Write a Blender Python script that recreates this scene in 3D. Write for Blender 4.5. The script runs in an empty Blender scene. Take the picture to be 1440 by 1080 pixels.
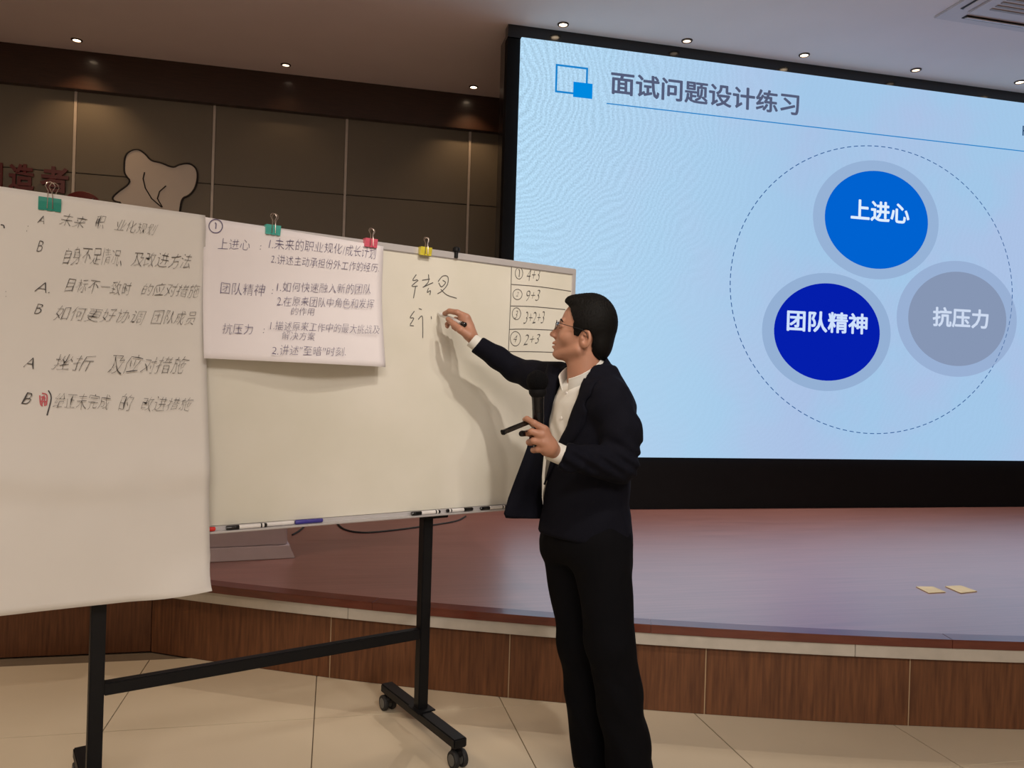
import bpy, bmesh, math, random
import numpy as np
from mathutils import Vector, Matrix, noise

# ------------------------------------------------------------------ camera, world, exposure
SC = bpy.context.scene
COL = SC.collection
YAW = math.radians(12.8)
ROLL = math.radians(1.72)
CAM_H = 1.4
FPX = 1100.0
cam_data = bpy.data.cameras.new('camera')
cam_data.sensor_width = 36.0
cam_data.lens = FPX * 36.0 / 1440.0
cam_data.clip_start = 0.05
cam = bpy.data.objects.new('camera', cam_data)
COL.objects.link(cam)
cam.matrix_world = (Matrix.Translation((0, 0, CAM_H)) @ Matrix.Rotation(-YAW, 4, 'Z')
                    @ Matrix.Rotation(math.pi / 2, 4, 'X') @ Matrix.Rotation(ROLL, 4, 'Z'))
SC.camera = cam
SC.view_settings.view_transform = 'Standard'
SC.view_settings.look = 'None'
SC.view_settings.gamma = 1.0
SC.view_settings.exposure = 0.0
SC.view_settings.use_curve_mapping = False
world = bpy.data.worlds.new('world')
SC.world = world
world.use_nodes = True
world.node_tree.nodes['Background'].inputs[0].default_value = (1.0, 0.85, 0.7, 1)
world.node_tree.nodes['Background'].inputs[1].default_value = 0.02

R0 = Vector((math.cos(YAW), -math.sin(YAW), 0))
FW = Vector((math.sin(YAW), math.cos(YAW), 0))
UP = Vector((0, 0, 1))
CAMP = Vector((0, 0, CAM_H))
CEIL = 4.30
WALL_Y = 7.87
LED_Y = 6.13


def c2w(xc, zc, h):
    """point at xc metres right of and zc metres ahead of the viewpoint, h above the floor"""
    v = R0 * xc + FW * zc
    return Vector((v.x, v.y, h))


def spot(name, loc, target, power, size_deg, blend=0.6, radius=0.06, color=(1, .86, .7)):
    l = bpy.data.lights.new(name, 'SPOT')
    l.energy = power; l.spot_size = math.radians(size_deg); l.spot_blend = blend
    l.shadow_soft_size = radius; l.color = color
    o = bpy.data.objects.new(name, l); COL.objects.link(o)
    o.location = loc
    o.rotation_euler = (Vector(target) - Vector(loc)).to_track_quat('-Z', 'Y').to_euler()
    return o


def area(name, loc, target, power, sx, sy, color=(1, .86, .7)):
    l = bpy.data.lights.new(name, 'AREA')
    l.energy = power; l.shape = 'RECTANGLE'; l.size = sx; l.size_y = sy; l.color = color
    o = bpy.data.objects.new(name, l); COL.objects.link(o)
    o.location = loc
    o.rotation_euler = (Vector(target) - Vector(loc)).to_track_quat('-Z', 'Y').to_euler()
    return o


BOARD_T = c2w(0.0, 3.2, 1.5)
spot('house_light', c2w(1.15, 0.35, CEIL - .06), c2w(.45, 3.35, 1.95), 300, 52, 1.0, .07, (1, .90, .80))
spot('house_light', c2w(1.9, 0.45, CEIL - .06), c2w(.40, 3.3, 1.95), 95, 52, 1.0, .08, (1, .90, .80))
area('added_fill_light', c2w(1.2, -3.2, CEIL - .03), c2w(1.2, -3.2, 0), 385, 4.0, 1.6, (1, .90, .82))  # unseen fill added behind the camera; its floor bounce lifts the ceiling
area('added_fill_light', c2w(-3.5, 2.5, CEIL - .03), c2w(-3.5, 2.5, 0), 70, 1.2, 1.2, (1, .76, .55))  # second unseen fill, added for warm ambient light on the left


# ------------------------------------------------------------------ materials
def lin(c):
    return tuple(((v / 255) / 12.92 if v / 255 <= .04045 else ((v / 255 + .055) / 1.055) ** 2.4) for v in c)


def mat(name, color, rough=.6, metal=0, spec=.5, noise_amt=.06, noise_scale=12., bump=0., bump_scale=80.,
        stretch=(1, 1, 1), color2=None, coat=0., emit=None, sheen=0., sss=0.):
    m = bpy.data.materials.new(name); m.use_nodes = True
    nt = m.node_tree; b = nt.nodes['Principled BSDF']
    b.inputs['Roughness'].default_value = rough
    b.inputs['Metallic'].default_value = metal
    b.inputs['Specular IOR Level'].default_value = spec
    b.inputs['Coat Weight'].default_value = coat
    b.inputs['Coat Roughness'].default_value = .12
    if sheen: b.inputs['Sheen Weight'].default_value = sheen
    if sss:
        b.inputs['Subsurface Weight'].default_value = sss
        b.inputs['Subsurface Radius'].default_value = (.012, .005, .003)
    tc = nt.nodes.new('ShaderNodeTexCoord')
    mp = nt.nodes.new('ShaderNodeMapping'); mp.inputs['Scale'].default_value = stretch
    nt.links.new(tc.outputs['Object'], mp.inputs[0])
    n = nt.nodes.new('ShaderNodeTexNoise'); n.inputs['Scale'].default_value = noise_scale
    n.inputs['Detail'].default_value = 5
    nt.links.new(mp.outputs[0], n.inputs['Vector'])
    mx = nt.nodes.new('ShaderNodeMix'); mx.data_type = 'RGBA'
    c1 = tuple(color)
    c2 = color2 if color2 else tuple(max(0, v * (1 - 2.5 * noise_amt)) for v in c1)
    mx.inputs['A'].default_value = (*c2, 1); mx.inputs['B'].default_value = (*c1, 1)
    mr = nt.nodes.new('ShaderNodeMapRange')
    mr.inputs['From Min'].default_value = .3; mr.inputs['From Max'].default_value = .7
    nt.links.new(n.outputs['Fac'], mr.inputs['Value'])
    nt.links.new(mr.outputs[0], mx.inputs['Factor'])
    nt.links.new(mx.outputs['Result'], b.inputs['Base Color'])
    if bump:
        n2 = nt.nodes.new('ShaderNodeTexNoise'); n2.inputs['Scale'].default_value = bump_scale
        nt.links.new(mp.outputs[0], n2.inputs['Vector'])
        bp = nt.nodes.new('ShaderNodeBump'); bp.inputs['Strength'].default_value = bump
        bp.inputs['Distance'].default_value = .01
        nt.links.new(n2.outputs['Fac'], bp.inputs['Height'])
        nt.links.new(bp.outputs[0], b.inputs['Normal'])
    if emit:
        b.inputs['Emission Color'].default_value = (*emit[0], 1)
        b.inputs['Emission Strength'].default_value = emit[1]
    return m


def emis(name, rgb, strength=1.0):
    m = bpy.data.materials.new(name); m.use_nodes = True
    nt = m.node_tree; nt.nodes.clear()
    e = nt.nodes.new('ShaderNodeEmission'); o = nt.nodes.new('ShaderNodeOutputMaterial')
    e.inputs[0].default_value = (*lin(rgb), 1); e.inputs[1].default_value = strength
    nt.links.new(e.outputs[0], o.inputs[0])
    return m


M = {}
M['tile'] = mat('floor_tile', (.64, .555, .415), .22, noise_amt=.04, noise_scale=1.2, color2=(.58, .50, .37), spec=.4)
M['grout'] = mat('grout', (.16, .12, .08), .8)
M['ceiling'] = mat('ceiling_paint', (.88, .83, .79), .85, noise_amt=.015, noise_scale=2)
M['ceiling_back'] = M['ceiling']
M['plaster'] = mat('wall_plaster', (.50, .44, .37), .85)
M['panel'] = mat('wall_panel_vinyl', (.155, .135, .102), .6, noise_amt=.05, noise_scale=60, stretch=(1, 1, 14), bump=.08, bump_scale=160)
M['panel_gap'] = mat('panel_gap_trim', (.42, .38, .33), .5)
M['seam_pale'] = mat('pale_seam_trim', (.50, .45, .40), .4)
M['darkwood'] = mat('cornice_wood', (.045, .018, .010), .32, noise_scale=14, stretch=(.4, 1, 9), color2=(.022, .009, .005), coat=.3)
M['black_gloss'] = mat('black_gloss', (.006, .006, .007), .16, spec=.6)
M['black_matte'] = mat('black_matte', (.004, .004, .005), .75, spec=.2)
M['black_metal'] = mat('black_metal', (.005, .005, .006), .5, spec=.25)
M['rubber'] = mat('rubber', (.012, .012, .012), .7)
M['hub'] = mat('caster_hub', (.13, .13, .12), .5)
M['stage_wood'] = mat('stage_wood', (.27, .115, .096), .40, noise_scale=7, stretch=(.3, 9, 1), color2=(.17, .062, .050), spec=1.0, coat=.0)
M['stage_wood'].node_tree.nodes['Principled BSDF'].inputs['Coat Weight'].default_value = 1.0
M['stage_wood'].node_tree.nodes['Principled BSDF'].inputs['Coat Roughness'].default_value = .30
M['nose_wood'] = mat('stage_nose_wood', (.13, .028, .014), .3, noise_scale=9, stretch=(1, 1, 6), color2=(.09, .016, .008), coat=.4)
M['skirt_wood'] = mat('skirt_wood', (.165, .066, .027), .45, noise_scale=10, stretch=(7, 7, .5), color2=(.085, .032, .014), spec=.35)
M['band'] = mat('stage_white_band', (.50, .46, .40), .5)
M['seam'] = mat('skirt_seam', (.42, .30, .18), .5)
M['whiteboard'] = mat('whiteboard_enamel', (.76, .735, .655), .30, noise_amt=.03, noise_scale=3, color2=(.69, .67, .575), spec=.35)
M['alu'] = mat('anodised_aluminium', (.62, .60, .60), .38, metal=.35, noise_amt=.02)
M['paper'] = mat('flipchart_paper', (.76, .735, .695), .8, noise_amt=.015, noise_scale=4, spec=.15)
M['paper2'] = mat('white_paper', (.86, .82, .84), .75, noise_amt=.01, noise_scale=4, spec=.2)
M['ink'] = mat('black_ink', (.06, .055, .055), .6)
M['ink_grey'] = mat('grey_marker_ink', (.10, .095, .09), .6)
M['ink_blue'] = mat('blue_black_ink', (.12, .10, .21), .6)
M['ink_red'] = mat('red_ink', (.55, .10, .12), .6)
M['teal'] = mat('teal_enamel', (.02, .30, .23), .35)
M['teal2'] = mat('light_teal_enamel', (.08, .46, .40), .35)
M['pink'] = mat('pink_enamel', (.75, .13, .20), .35)
M['yellow'] = mat('yellow_enamel', (.72, .62, .06), .35)
M['steel'] = mat('steel_wire', (.62, .52, .45), .25, metal=.9)
M['white_plastic'] = mat('white_plastic', (.82, .80, .78), .35)
M['blue_plastic'] = mat('blue_plastic', (.05, .04, .30), .4)
M['red_plastic'] = mat('red_plastic', (.75, .03, .02), .4)
M['red_sign'] = mat('red_acrylic', (.10, .007, .009), .4)
M['decal'] = mat('pale_decal', (.52, .47, .42), .6, noise_amt=.01)
M['outline'] = mat('decal_outline', (.01, .008, .008), .6)
M['podium'] = mat('podium_laminate', (.52, .44, .49), .28, noise_amt=.03, spec=.5)
M['card'] = mat('cream_card', (.62, .52, .30), .6)
M['ac'] = mat('aircon_plastic', (.66, .62, .60), .5, noise_amt=.01)
M['ac_mid'] = mat('aircon_grille', (.36, .32, .29), .5)
M['ac_dark'] = mat('aircon_dark', (.03, .028, .026), .6)
M['lamp_rim'] = mat('lamp_rim', (.10, .07, .05), .4, metal=.6)
M['skin'] = mat('skin', (.45, .225, .145), .5, noise_amt=.05, noise_scale=25, bump=.04, bump_scale=300, sss=.12)
M['lip'] = mat('lips', (.42, .13, .10), .45)
M['hair'] = mat('black_hair', (.005, .0045, .004), .65, noise_scale=90, stretch=(1, 1, .3), bump=.2, bump_scale=160, spec=.12)
M['suit'] = mat('navy_suit_wool', (.0045, .0049, .0098), .85, noise_amt=.05, noise_scale=60, bump=.12, bump_scale=300, spec=.12)
M['suit2'] = mat('black_trouser_wool', (.0030, .0031, .0045), .85, noise_amt=.05, noise_scale=60, spec=.1)
M['shirt'] = mat('white_shirt_cotton', (.70, .69, .64), .75, noise_amt=.02, noise_scale=8, bump=.25, bump_scale=14, spec=.2)
M['shoe'] = mat('black_leather', (.01, .009, .008), .3)
M['eye'] = mat('eye_white', (.7, .66, .62), .3)
M['iris'] = mat('iris_dark', (.02, .012, .008), .2)
M['foam'] = mat('mic_foam', (.005, .005, .006), .95, bump=.5, bump_scale=260, spec=.1)
M['chrome'] = mat('dark_chrome', (.16, .15, .14), .25, metal=.9)
M['lamp_on'] = emis('lamp_on', (255, 226, 190), 9.0)
g = bpy.data.materials.new('lens_glass'); g.use_nodes = True
gb = g.node_tree.nodes['Principled BSDF']
gb.inputs['Transmission Weight'].default_value = 1; gb.inputs['Roughness'].default_value = .02
gb.inputs['IOR'].default_value = 1.15; gb.inputs['Base Color'].default_value = (.95, .97, .97, 1)
M['lens'] = g


# ------------------------------------------------------------------ mesh helpers
class MB:
    def __init__(s): s.v = []; s.f = []

    def add(s, vs, fs):
        k = len(s.v); s.v += [tuple(p) for p in vs]; s.f += [tuple(i + k for i in f) for f in fs]

    def box(s, c, sz, mtx=None, taper=1.0):
        hx, hy, hz = sz[0] / 2, sz[1] / 2, sz[2] / 2
        vs = [Vector((x * hx * (taper if z > 0 else 1), y * hy * (taper if z > 0 else 1), z * hz))
              for z in (-1, 1) for x, y in ((-1, -1), (1, -1), (1, 1), (-1, 1))]
        if mtx: vs = [mtx @ p for p in vs]
        c = Vector(c)
        s.add([p + c for p in vs], [(3, 2, 1, 0), (4, 5, 6, 7), (0, 1, 5, 4), (1, 2, 6, 5), (2, 3, 7, 6), (3, 0, 4, 7)])

    def tube(s, pts, r, n=8, closed=False, cap=True):
        pts = [Vector(p) for p in pts]; N = len(pts)
        rs = r if isinstance(r, (list, tuple)) else [r] * N
        rings = []; prev = None
        for i, p in enumerate(pts):
            if closed: t = (pts[(i + 1) % N] - pts[i - 1]).normalized()
            else: t = (pts[min(i + 1, N - 1)] - pts[max(i - 1, 0)]).normalized()
            if prev is None:
                a = Vector((0, 0, 1)) if abs(t.z) < .9 else Vector((1, 0, 0))
                u = t.cross(a).normalized()
            else:
                u = (prev - t * prev.dot(t)).normalized()
            prev = u; w = t.cross(u)
            rings.append([p + (u * math.cos(2 * math.pi * k / n) + w * math.sin(2 * math.pi * k / n)) * rs[i] for k in range(n)])
        vs = [q for rg in rings for q in rg]; fs = []
        for i in range(N if closed else N - 1):
            for k in range(n):
                a = i * n + k; b = i * n + (k + 1) % n; j = (i + 1) % N
                fs.append((a, b, j * n + (k + 1) % n, j * n + k))
        if not closed and cap:
            fs.append(tuple(range(n - 1, -1, -1))); fs.append(tuple((N - 1) * n + k for k in range(n)))
        s.add(vs, fs)

    def lathe(s, prof, origin, axis=(0, 0, 1), n=24):
        """prof: list of (radius, height) along axis"""
        axis = Vector(axis).normalized(); origin = Vector(origin)
        a = Vector((0, 0, 1)) if abs(axis.z) < .9 else Vector((1, 0, 0))
        u = axis.cross(a).normalized(); w = axis.cross(u)
        vs = []
        for r, h in prof:
            for k in range(n):
                th = 2 * math.pi * k / n
                vs.append(origin + axis * h + (u * math.cos(th) + w * math.sin(th)) * r)
        fs = []
        for i in range(len(prof) - 1):
            for k in range(n):
                fs.append((i * n + k, i * n + (k + 1) % n, (i + 1) * n + (k + 1) % n, (i + 1) * n + k))
        fs.append(tuple(range(n - 1, -1, -1))); fs.append(tuple((len(prof) - 1) * n + k for k in range(n)))
        s.add(vs, fs)

    def prism(s, poly, thick_vec):
        """poly: list of 3D points (planar, ordered), extruded by thick_vec"""
        n = len(poly); t = Vector(thick_vec)
        vs = [Vector(p) for p in poly] + [Vector(p) + t for p in poly]
        fs = [tuple(range(n - 1, -1, -1)), tuple(range(n, 2 * n))]
        for i in range(n): fs.append((i, (i + 1) % n, n + (i + 1) % n, n + i))
        s.add(vs, fs)

    def build(s, name, m, parent=None, smooth=False, bevel=0., origin=None):
        me = bpy.data.meshes.new(name)
        off = Vector(origin) if origin is not None else Vector((0, 0, 0))
        me.from_pydata([tuple(Vector(p) - off) for p in s.v], [], s.f); me.update()
        bm = bmesh.new(); bm.from_mesh(me)
        if not getattr(s, 'flat', False): bmesh.ops.recalc_face_normals(bm, faces=bm.faces)
        if bevel:
            bmesh.ops.bevel(bm, geom=list(bm.edges), offset=bevel, segments=2, affect='EDGES', clamp_overlap=True)
        bm.to_mesh(me); bm.free()
        if smooth:
            me.polygons.foreach_set('use_smooth', [True] * len(me.polygons))
            if smooth != 'all':
                me.set_sharp_from_angle(angle=math.radians(40))
        me.materials.append(m)
        o = bpy.data.objects.new(name, me); COL.objects.link(o)
        o.location = off
        if parent is not None:
            o.parent = parent
            o.location = off - parent_loc(parent)
        return o


def parent_loc(p):
    v = Vector(p.location)
    while p.parent is not None:
        p = p.parent; v += Vector(p.location)
    return v


def tag(o, label=None, cat=None, group=None, kind=None):
    if label: o['label'] = label
    if cat: o['category'] = cat
    if group: o['group'] = group
    if kind: o['kind'] = kind
    return o


def empty(name, loc, label=None, cat=None, group=None, kind=None):
    o = bpy.data.objects.new(name, None); COL.objects.link(o); o.location = loc
    o.empty_display_size = .1
    return tag(o, label, cat, group, kind)


def ray(px, py):
    dx = (px - 720) / FPX; dy = (540 - py) / FPX
    c, s = math.cos(ROLL), math.sin(ROLL)
    return R0 * (dx * c - dy * s) + UP * (dx * s + dy * c) + FW


def hit(px, py, p0, n):
    """where the sight line of a spot in the photograph meets the plane (p0, n)"""
    d = ray(px, py); n = Vector(n)
    return CAMP + d * ((Vector(p0) - CAMP).dot(n) / d.dot(n))


# ------------------------------------------------------------------ room shell
def slab(name, x0, x1, y0, y1, z0, z1, m, parent=None, kind='structure', bevel=0):
    b = MB(); b.box(((x0 + x1) / 2, (y0 + y1) / 2, (z0 + z1) / 2), (x1 - x0, y1 - y0, z1 - z0))
    o = b.build(name, m, parent, bevel=bevel)
    if parent is None: tag(o, kind=kind)
    return o


XL, XR, YB = -6.5, 10.5, -5.0
floor = slab('floor', XL, XR, YB, WALL_Y + .1, -.12, -.006, M['grout'])
TS = .8
tile_me = None
for i in range(-4, 7):
    for j in range(-4, 2):
        x = -.04 + TS * i; y = 3.31 + TS * (j - 1)
        if tile_me is None:
            b = MB(); b.box((TS / 2, TS / 2, -.004), (TS - .004, TS - .004, .008))
            o = b.build('floor_tile', M['tile'], floor, bevel=.0008); tile_me = o.data
        else:
            o = bpy.data.objects.new('floor_tile', tile_me); COL.objects.link(o); o.parent = floor
        o.location = (x, y, 0)
slab('ceiling', XL, XR, YB, WALL_Y + .1, CEIL, CEIL + .12, M['ceiling'])
slab('wall_left', XL - .12, XL, YB, WALL_Y + .1, 0, CEIL, M['plaster'])
slab('wall_right', XR, XR + .12, YB, WALL_Y + .1, 0, CEIL, M['plaster'])
slab('wall_rear', XL, XR, YB - .12, YB, 0, CEIL, M['plaster'])
wall_back = slab('wall_back', XL, XR, WALL_Y + .03, WALL_Y + .15, 0, CEIL, M['panel_gap'])


def wallx(px, py): return hit(px, py, (0, WALL_Y, 0), (0, 1, 0))


# upholstered wall panels: columns between the pale seams, rows between the dark seams
seams = [wallx(105, 200).x, wallx(300, 220).x, wallx(486, 240).x, wallx(659, 260).x]
pw = (seams[3] - seams[0]) / 3
row_z = wallx(300, 259).z
corn_z = wallx(302, 149).z
xs = [seams[0] - pw * k for k in range(2, 0, -1)] + seams + [seams[3] + pw * k for k in range(1, 3)]
rows = [.4, row_z - 2.1, row_z - 1.05, row_z, corn_z + .02]
for a in range(len(xs) - 1):
    for r in range(len(rows) - 1):
        b = MB()
        b.box(((xs[a] + xs[a + 1]) / 2, WALL_Y + .013, (rows[r] + rows[r + 1]) / 2),
              (xs[a + 1] - xs[a] - .028, .034, rows[r + 1] - rows[r] - .006))
        b.build('wall_panel', M['panel'], wall_back, bevel=.004)
for xq in xs:
    q = MB(); q.box((xq, WALL_Y + .006, 2.2), (.024, .030, 3.9)); q.build('seam_trim', M['seam_pale'], wall_back, bevel=.002)
b = MB(); b.box(((xs[0] + xs[-1]) / 2, WALL_Y + .028, 2.2), (xs[-1] - xs[0], .008, 4.0))
for r in rows[1:-1]:
    q = MB(); q.box(((xs[0] + xs[-1]) / 2, WALL_Y + .016, r), (xs[-1] - xs[0], .006, .014))
    q.build('seam_strip', M['black_matte'], wall_back)
# dark timber cornice band below the ceiling
cz = corn_z
b = MB(); b.box(((XL + 1.6) / 2, WALL_Y - .03, (cz + CEIL) / 2), (1.6 - XL, .10, CEIL - cz - .002))
tag(b.build('trim_1', M['darkwood'], bevel=.003), kind='structure')

# ------------------------------------------------------------------ stage
STG_Z = .38
cx_, cy_, cr_ = 5.1, 14.0, 11.5


def fit_circle(pts):
    A = np.array([[2 * x, 2 * y, 1] for x, y in pts]); bb = np.array([x * x + y * y for x, y in pts])
    s = np.linalg.lstsq(A, bb, rcond=None)[0]
    return s[0], s[1], math.sqrt(s[2] + s[0] ** 2 + s[1] ** 2)


def floorpt(px, py, h=0.): return hit(px, py, (0, 0, h), (0, 0, 1))


fp = [floorpt(*p) for p in ((212, 916.5), (325, 935), (440, 950), (557, 965), (720, 981.5), (915, 999), (1000, 1006), (1276, 1020.5), (1440, 1026.5))]
cx_, cy_, cr_ = fit_circle([(p.x, p.y) for p in fp])
corner = fp[0]
th0 = math.atan2(corner.y - cy_, corner.x - cx_)
SEG = .785


def front_line(off, n_per=6):
    """stage front, offset outward by off: straight run at the left, then the arc"""
    pts = []
    R = cr_ + off
    dth = SEG / cr_
    k = 0
    th = th0
    arc = []
    while True:
        x = cx_ + R * math.cos(th); y = cy_ + R * math.sin(th)
        arc.append(Vector((x, y, 0)))
        if x > XR - .3: break
        th += dth / n_per
    yl = corner.y - off
    # extend arc back to meet the straight run
    th = th0
    while arc[0].y < yl:
        th -= dth / n_per / 6
        arc.insert(0, Vector((cx_ + R * math.cos(th), cy_ + R * math.sin(th), 0)))
    return [Vector((XL + .02, yl, 0))] + arc


def strip_poly(off, back):
    fl = front_line(off)
    return fl + [Vector((fl[-1].x, back, 0)), Vector((XL + .02, back, 0))]


def stage_slab(name, off, z0, z1, m, parent=None):
    poly = strip_poly(off, WALL_Y - .1)
    b = MB(); b.prism([p + Vector((0, 0, z0)) for p in poly], (0, 0, z1 - z0))
    o = b.build(name, m, parent)
    return o


stage = empty('stage', (1, 5, 0), kind='structure')
stage.name = 'stage_platform'
tag(stage, 'curved low stage with glossy red-brown boards and wood-panelled front', 'stage')
top = stage_slab('stage_floor', .015, STG_Z - .03, STG_Z, M['stage_wood'], stage)
core = stage_slab('stage_core', -.05, 0.001, STG_Z - .031, M['black_matte'], stage)


def ribbon(off_in, off_out, z0, z1, i0, i1, fl_in, fl_out):
    b = MB(); pi = fl_in[i0:i1 + 1]; po = fl_out[i0:i1 + 1]
    poly = [p + Vector((0, 0, z0)) for p in po] + [p + Vector((0, 0, z0)) for p in reversed(pi)]
    b.prism(poly, (0, 0, z1 - z0)); return b


def arc_pts(off, s0, s1, n=5):
    return [Vector((cx_ + (cr_ + off) * math.cos(th0 + s / cr_), cy_ + (cr_ + off) * math.sin(th0 + s / cr_), 0))
            for s in [s0 + (s1 - s0) * k / n for k in range(n + 1)]]


def arc_piece(name, s0, s1, oi, oo, z0, z1, m, gap=.002):
    pi = arc_pts(oi, s0 + gap, s1 - gap); po = arc_pts(oo, s0 + gap, s1 - gap)
    b = MB(); b.prism([p + Vector((0, 0, z0)) for p in po + pi[::-1]], (0, 0, z1 - z0))
    return b.build(name, m, stage, bevel=.0015)


def s_of(px, py):
    p = floorpt(px, py); return (math.atan2(p.y - cy_, p.x - cx_) - th0) * cr_


sk = [s_of(461, 955), s_of(725, 982), s_of(1000, 1006), s_of(1277, 1020.5)]
step = (sk[3] - sk[0]) / 3
skirt_s = [0.0] + [sk[0] + step * k for k in range(0, 9)]
for k in range(len(skirt_s) - 1):
    arc_piece('skirt_panel', skirt_s[k], skirt_s[k + 1], -.045, 0, .001, STG_Z - .088, M['skirt_wood'])
    arc_piece('seam_strip', skirt_s[k + 1] - .0026, skirt_s[k + 1] + .0026, -.03, -.001, .002, STG_Z - .09, M['seam'], gap=0)
# left straight run of the skirt
for k in range(4):
    x1 = corner.x - k * 1.2; x0 = x1 - 1.2
    b = MB(); b.box(((x0 + x1) / 2, corner.y + .0225, (STG_Z - .03) / 2), (x1 - x0 - .003, .045, STG_Z - .034))
    b.build('skirt_panel', M['skirt_wood'], stage, bevel=.0015)
sb = [s_of(492, 955) , s_of(1195, 1016)]
bstep = (sb[1] - sb[0]) / 2
band_s = [-.03, sb[0]] + [sb[0] + bstep * k for k in range(1, 6)]
for k in range(len(band_s) - 1):
    arc_piece('edge_band', band_s[k], band_s[k + 1], -.04, .028, STG_Z - .087, STG_Z - .034, M['band'], gap=.001)
for k in range(8):
    arc_piece('nosing', -.03 + 1.25 * k, -.03 + 1.25 * (k + 1), -.05, .036, STG_Z - .034, STG_Z + .003, M['nose_wood'], gap=.0005)
    
# two cream cards lying on the stage
for nm, lab, quad in (('card', 'left one of two cream cards lying on the stage floor', [(1288, 825.5), (1312, 825.5), (1330, 833), (1306, 834.5)]),
                      ('card', 'right one of two cream cards lying on the stage floor', [(1329, 825), (1351, 824), (1374, 832), (1351, 834.5)])):
    b = MB(); b.prism([floorpt(x, y, STG_Z + .001) for x, y in quad], (0, 0, .003))
    tag(b.build(nm, M['card']), lab, 'card', 'cream cards on the stage')

# ------------------------------------------------------------------ LED wall
LN = (0, 1, 0)


def ledp(px, py, off=0.): return hit(px, py, (0, LED_Y - off, 0), LN)


tl = ledp(735, 56); bl = ledp(890, 643); tr_ = ledp(1440, 141.7)
sx0 = ledp(728, 240).x; sz1 = (tl.z + tr_.z) / 2; sz0 = bl.z
asp_w = (sz1 - sz0) * 16 / 9
sx1 = sx0 + asp_w
print('LED', sx0, sx1, sz0, sz1, 'tl', tl, 'tr', tr_)
led = empty('led_video_wall', ((sx0 + sx1) / 2, LED_Y, STG_Z),
            'huge black-framed video wall on the stage showing a pale blue slide', 'screen')
hx0 = ledp(716, 40).x
b = MB()
FR = .10
b.box(((hx0 + sx1 + .25) / 2, LED_Y + .04 + FR / 2, (sz1 + CEIL) / 2 + .004), (sx1 + .25 - hx0, FR + .0, CEIL - sz1 - .01))
b.build('top_fascia', M['black_gloss'], led)
b = MB(); b.box(((hx0 + sx0) / 2, LED_Y + .04 + FR / 2, (STG_Z + sz1) / 2), (sx0 - hx0, FR, sz1 - STG_Z))
b.build('side_frame', M['black_matte'], led)
b = MB(); b.box((sx1 + .125, LED_Y + .04 + FR / 2, (STG_Z + sz1) / 2), (.25, FR, sz1 - STG_Z))
b.build('side_frame', M['black_matte'], led)
b = MB(); b.box(((sx0 + sx1) / 2, LED_Y + .04 + FR / 2, (STG_Z + sz0) / 2 + .0005), (sx1 - sx0, FR, sz0 - STG_Z - .001))
b.build('base_fascia', M['black_matte'], led)
b = MB(); b.box(((hx0 + .05 + sx1) / 2, LED_Y + .30, (STG_Z + CEIL) / 2), (sx1 - hx0, .28, CEIL - STG_Z - .02))
b.build('housing', M['black_gloss'], led)
# cabinet shelves seen on the left cheek of the housing
for zz, hh, mm in ((ledp(716, 276).z, .14, M['chrome']), (ledp(716, 306).z, .035, M['black_gloss']), (ledp(716, 323).z, .05, M['hub']),
                   (ledp(716, 350).z, .05, M['hub']), (ledp(716, 184).z, .012, M['hub'])):
    b = MB(); b.box((hx0 + .045, LED_Y + .30, zz), (.03, .22, hh)); b.build('module_edge', mm, led, bevel=.004)

# slide background material
m = bpy.data.materials.new('slide_background'); m.use_nodes = True
nt = m.node_tree; nt.nodes.clear(); L_ = nt.links.new


def N(t, **kw):
    n = nt.nodes.new(t)
    for k, v in kw.items(): setattr(n, k, v)
    return n


out = N('ShaderNodeOutputMaterial'); em = N('ShaderNodeEmission'); L_(em.outputs[0], out.inputs[0])
tc = N('ShaderNodeTexCoord'); sep = N('ShaderNodeSeparateXYZ'); L_(tc.outputs['Object'], sep.inputs[0])
# broad soft variation of the slide (washed map shapes)
n1 = N('ShaderNodeTexNoise'); n1.inputs['Scale'].default_value = .9; n1.inputs['Detail'].default_value = 4
L_(tc.outputs['Object'], n1.inputs['Vector'])
r1 = N('ShaderNodeMapRange'); r1.inputs['From Min'].default_value = .42; r1.inputs['From Max'].default_value = .62; L_(n1.outputs['Fac'], r1.inputs['Value'])
mixa = N('ShaderNodeMix', data_type='RGBA'); mixa.inputs['A'].default_value = (*lin((164, 201, 235)), 1); mixa.inputs['B'].default_value = (*lin((172, 196, 232)), 1)
L_(r1.outputs[0], mixa.inputs['Factor'])
# left third slightly brighter and cyan (LED modules seen square on)
rx = N('ShaderNodeMapRange'); rx.inputs['From Min'].default_value = -(sx1 - sx0) / 2; rx.inputs['From Max'].default_value = -(sx1 - sx0) / 2 + 2.6
L_(sep.outputs['X'], rx.inputs['Value'])
mixb = N('ShaderNodeMix', data_type='RGBA'); mixb.inputs['A'].default_value = (*lin((181, 218, 243)), 1)
L_(rx.outputs[0], mixb.inputs['Factor']); L_(mixa.outputs['Result'], mixb.inputs['B'])
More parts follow.
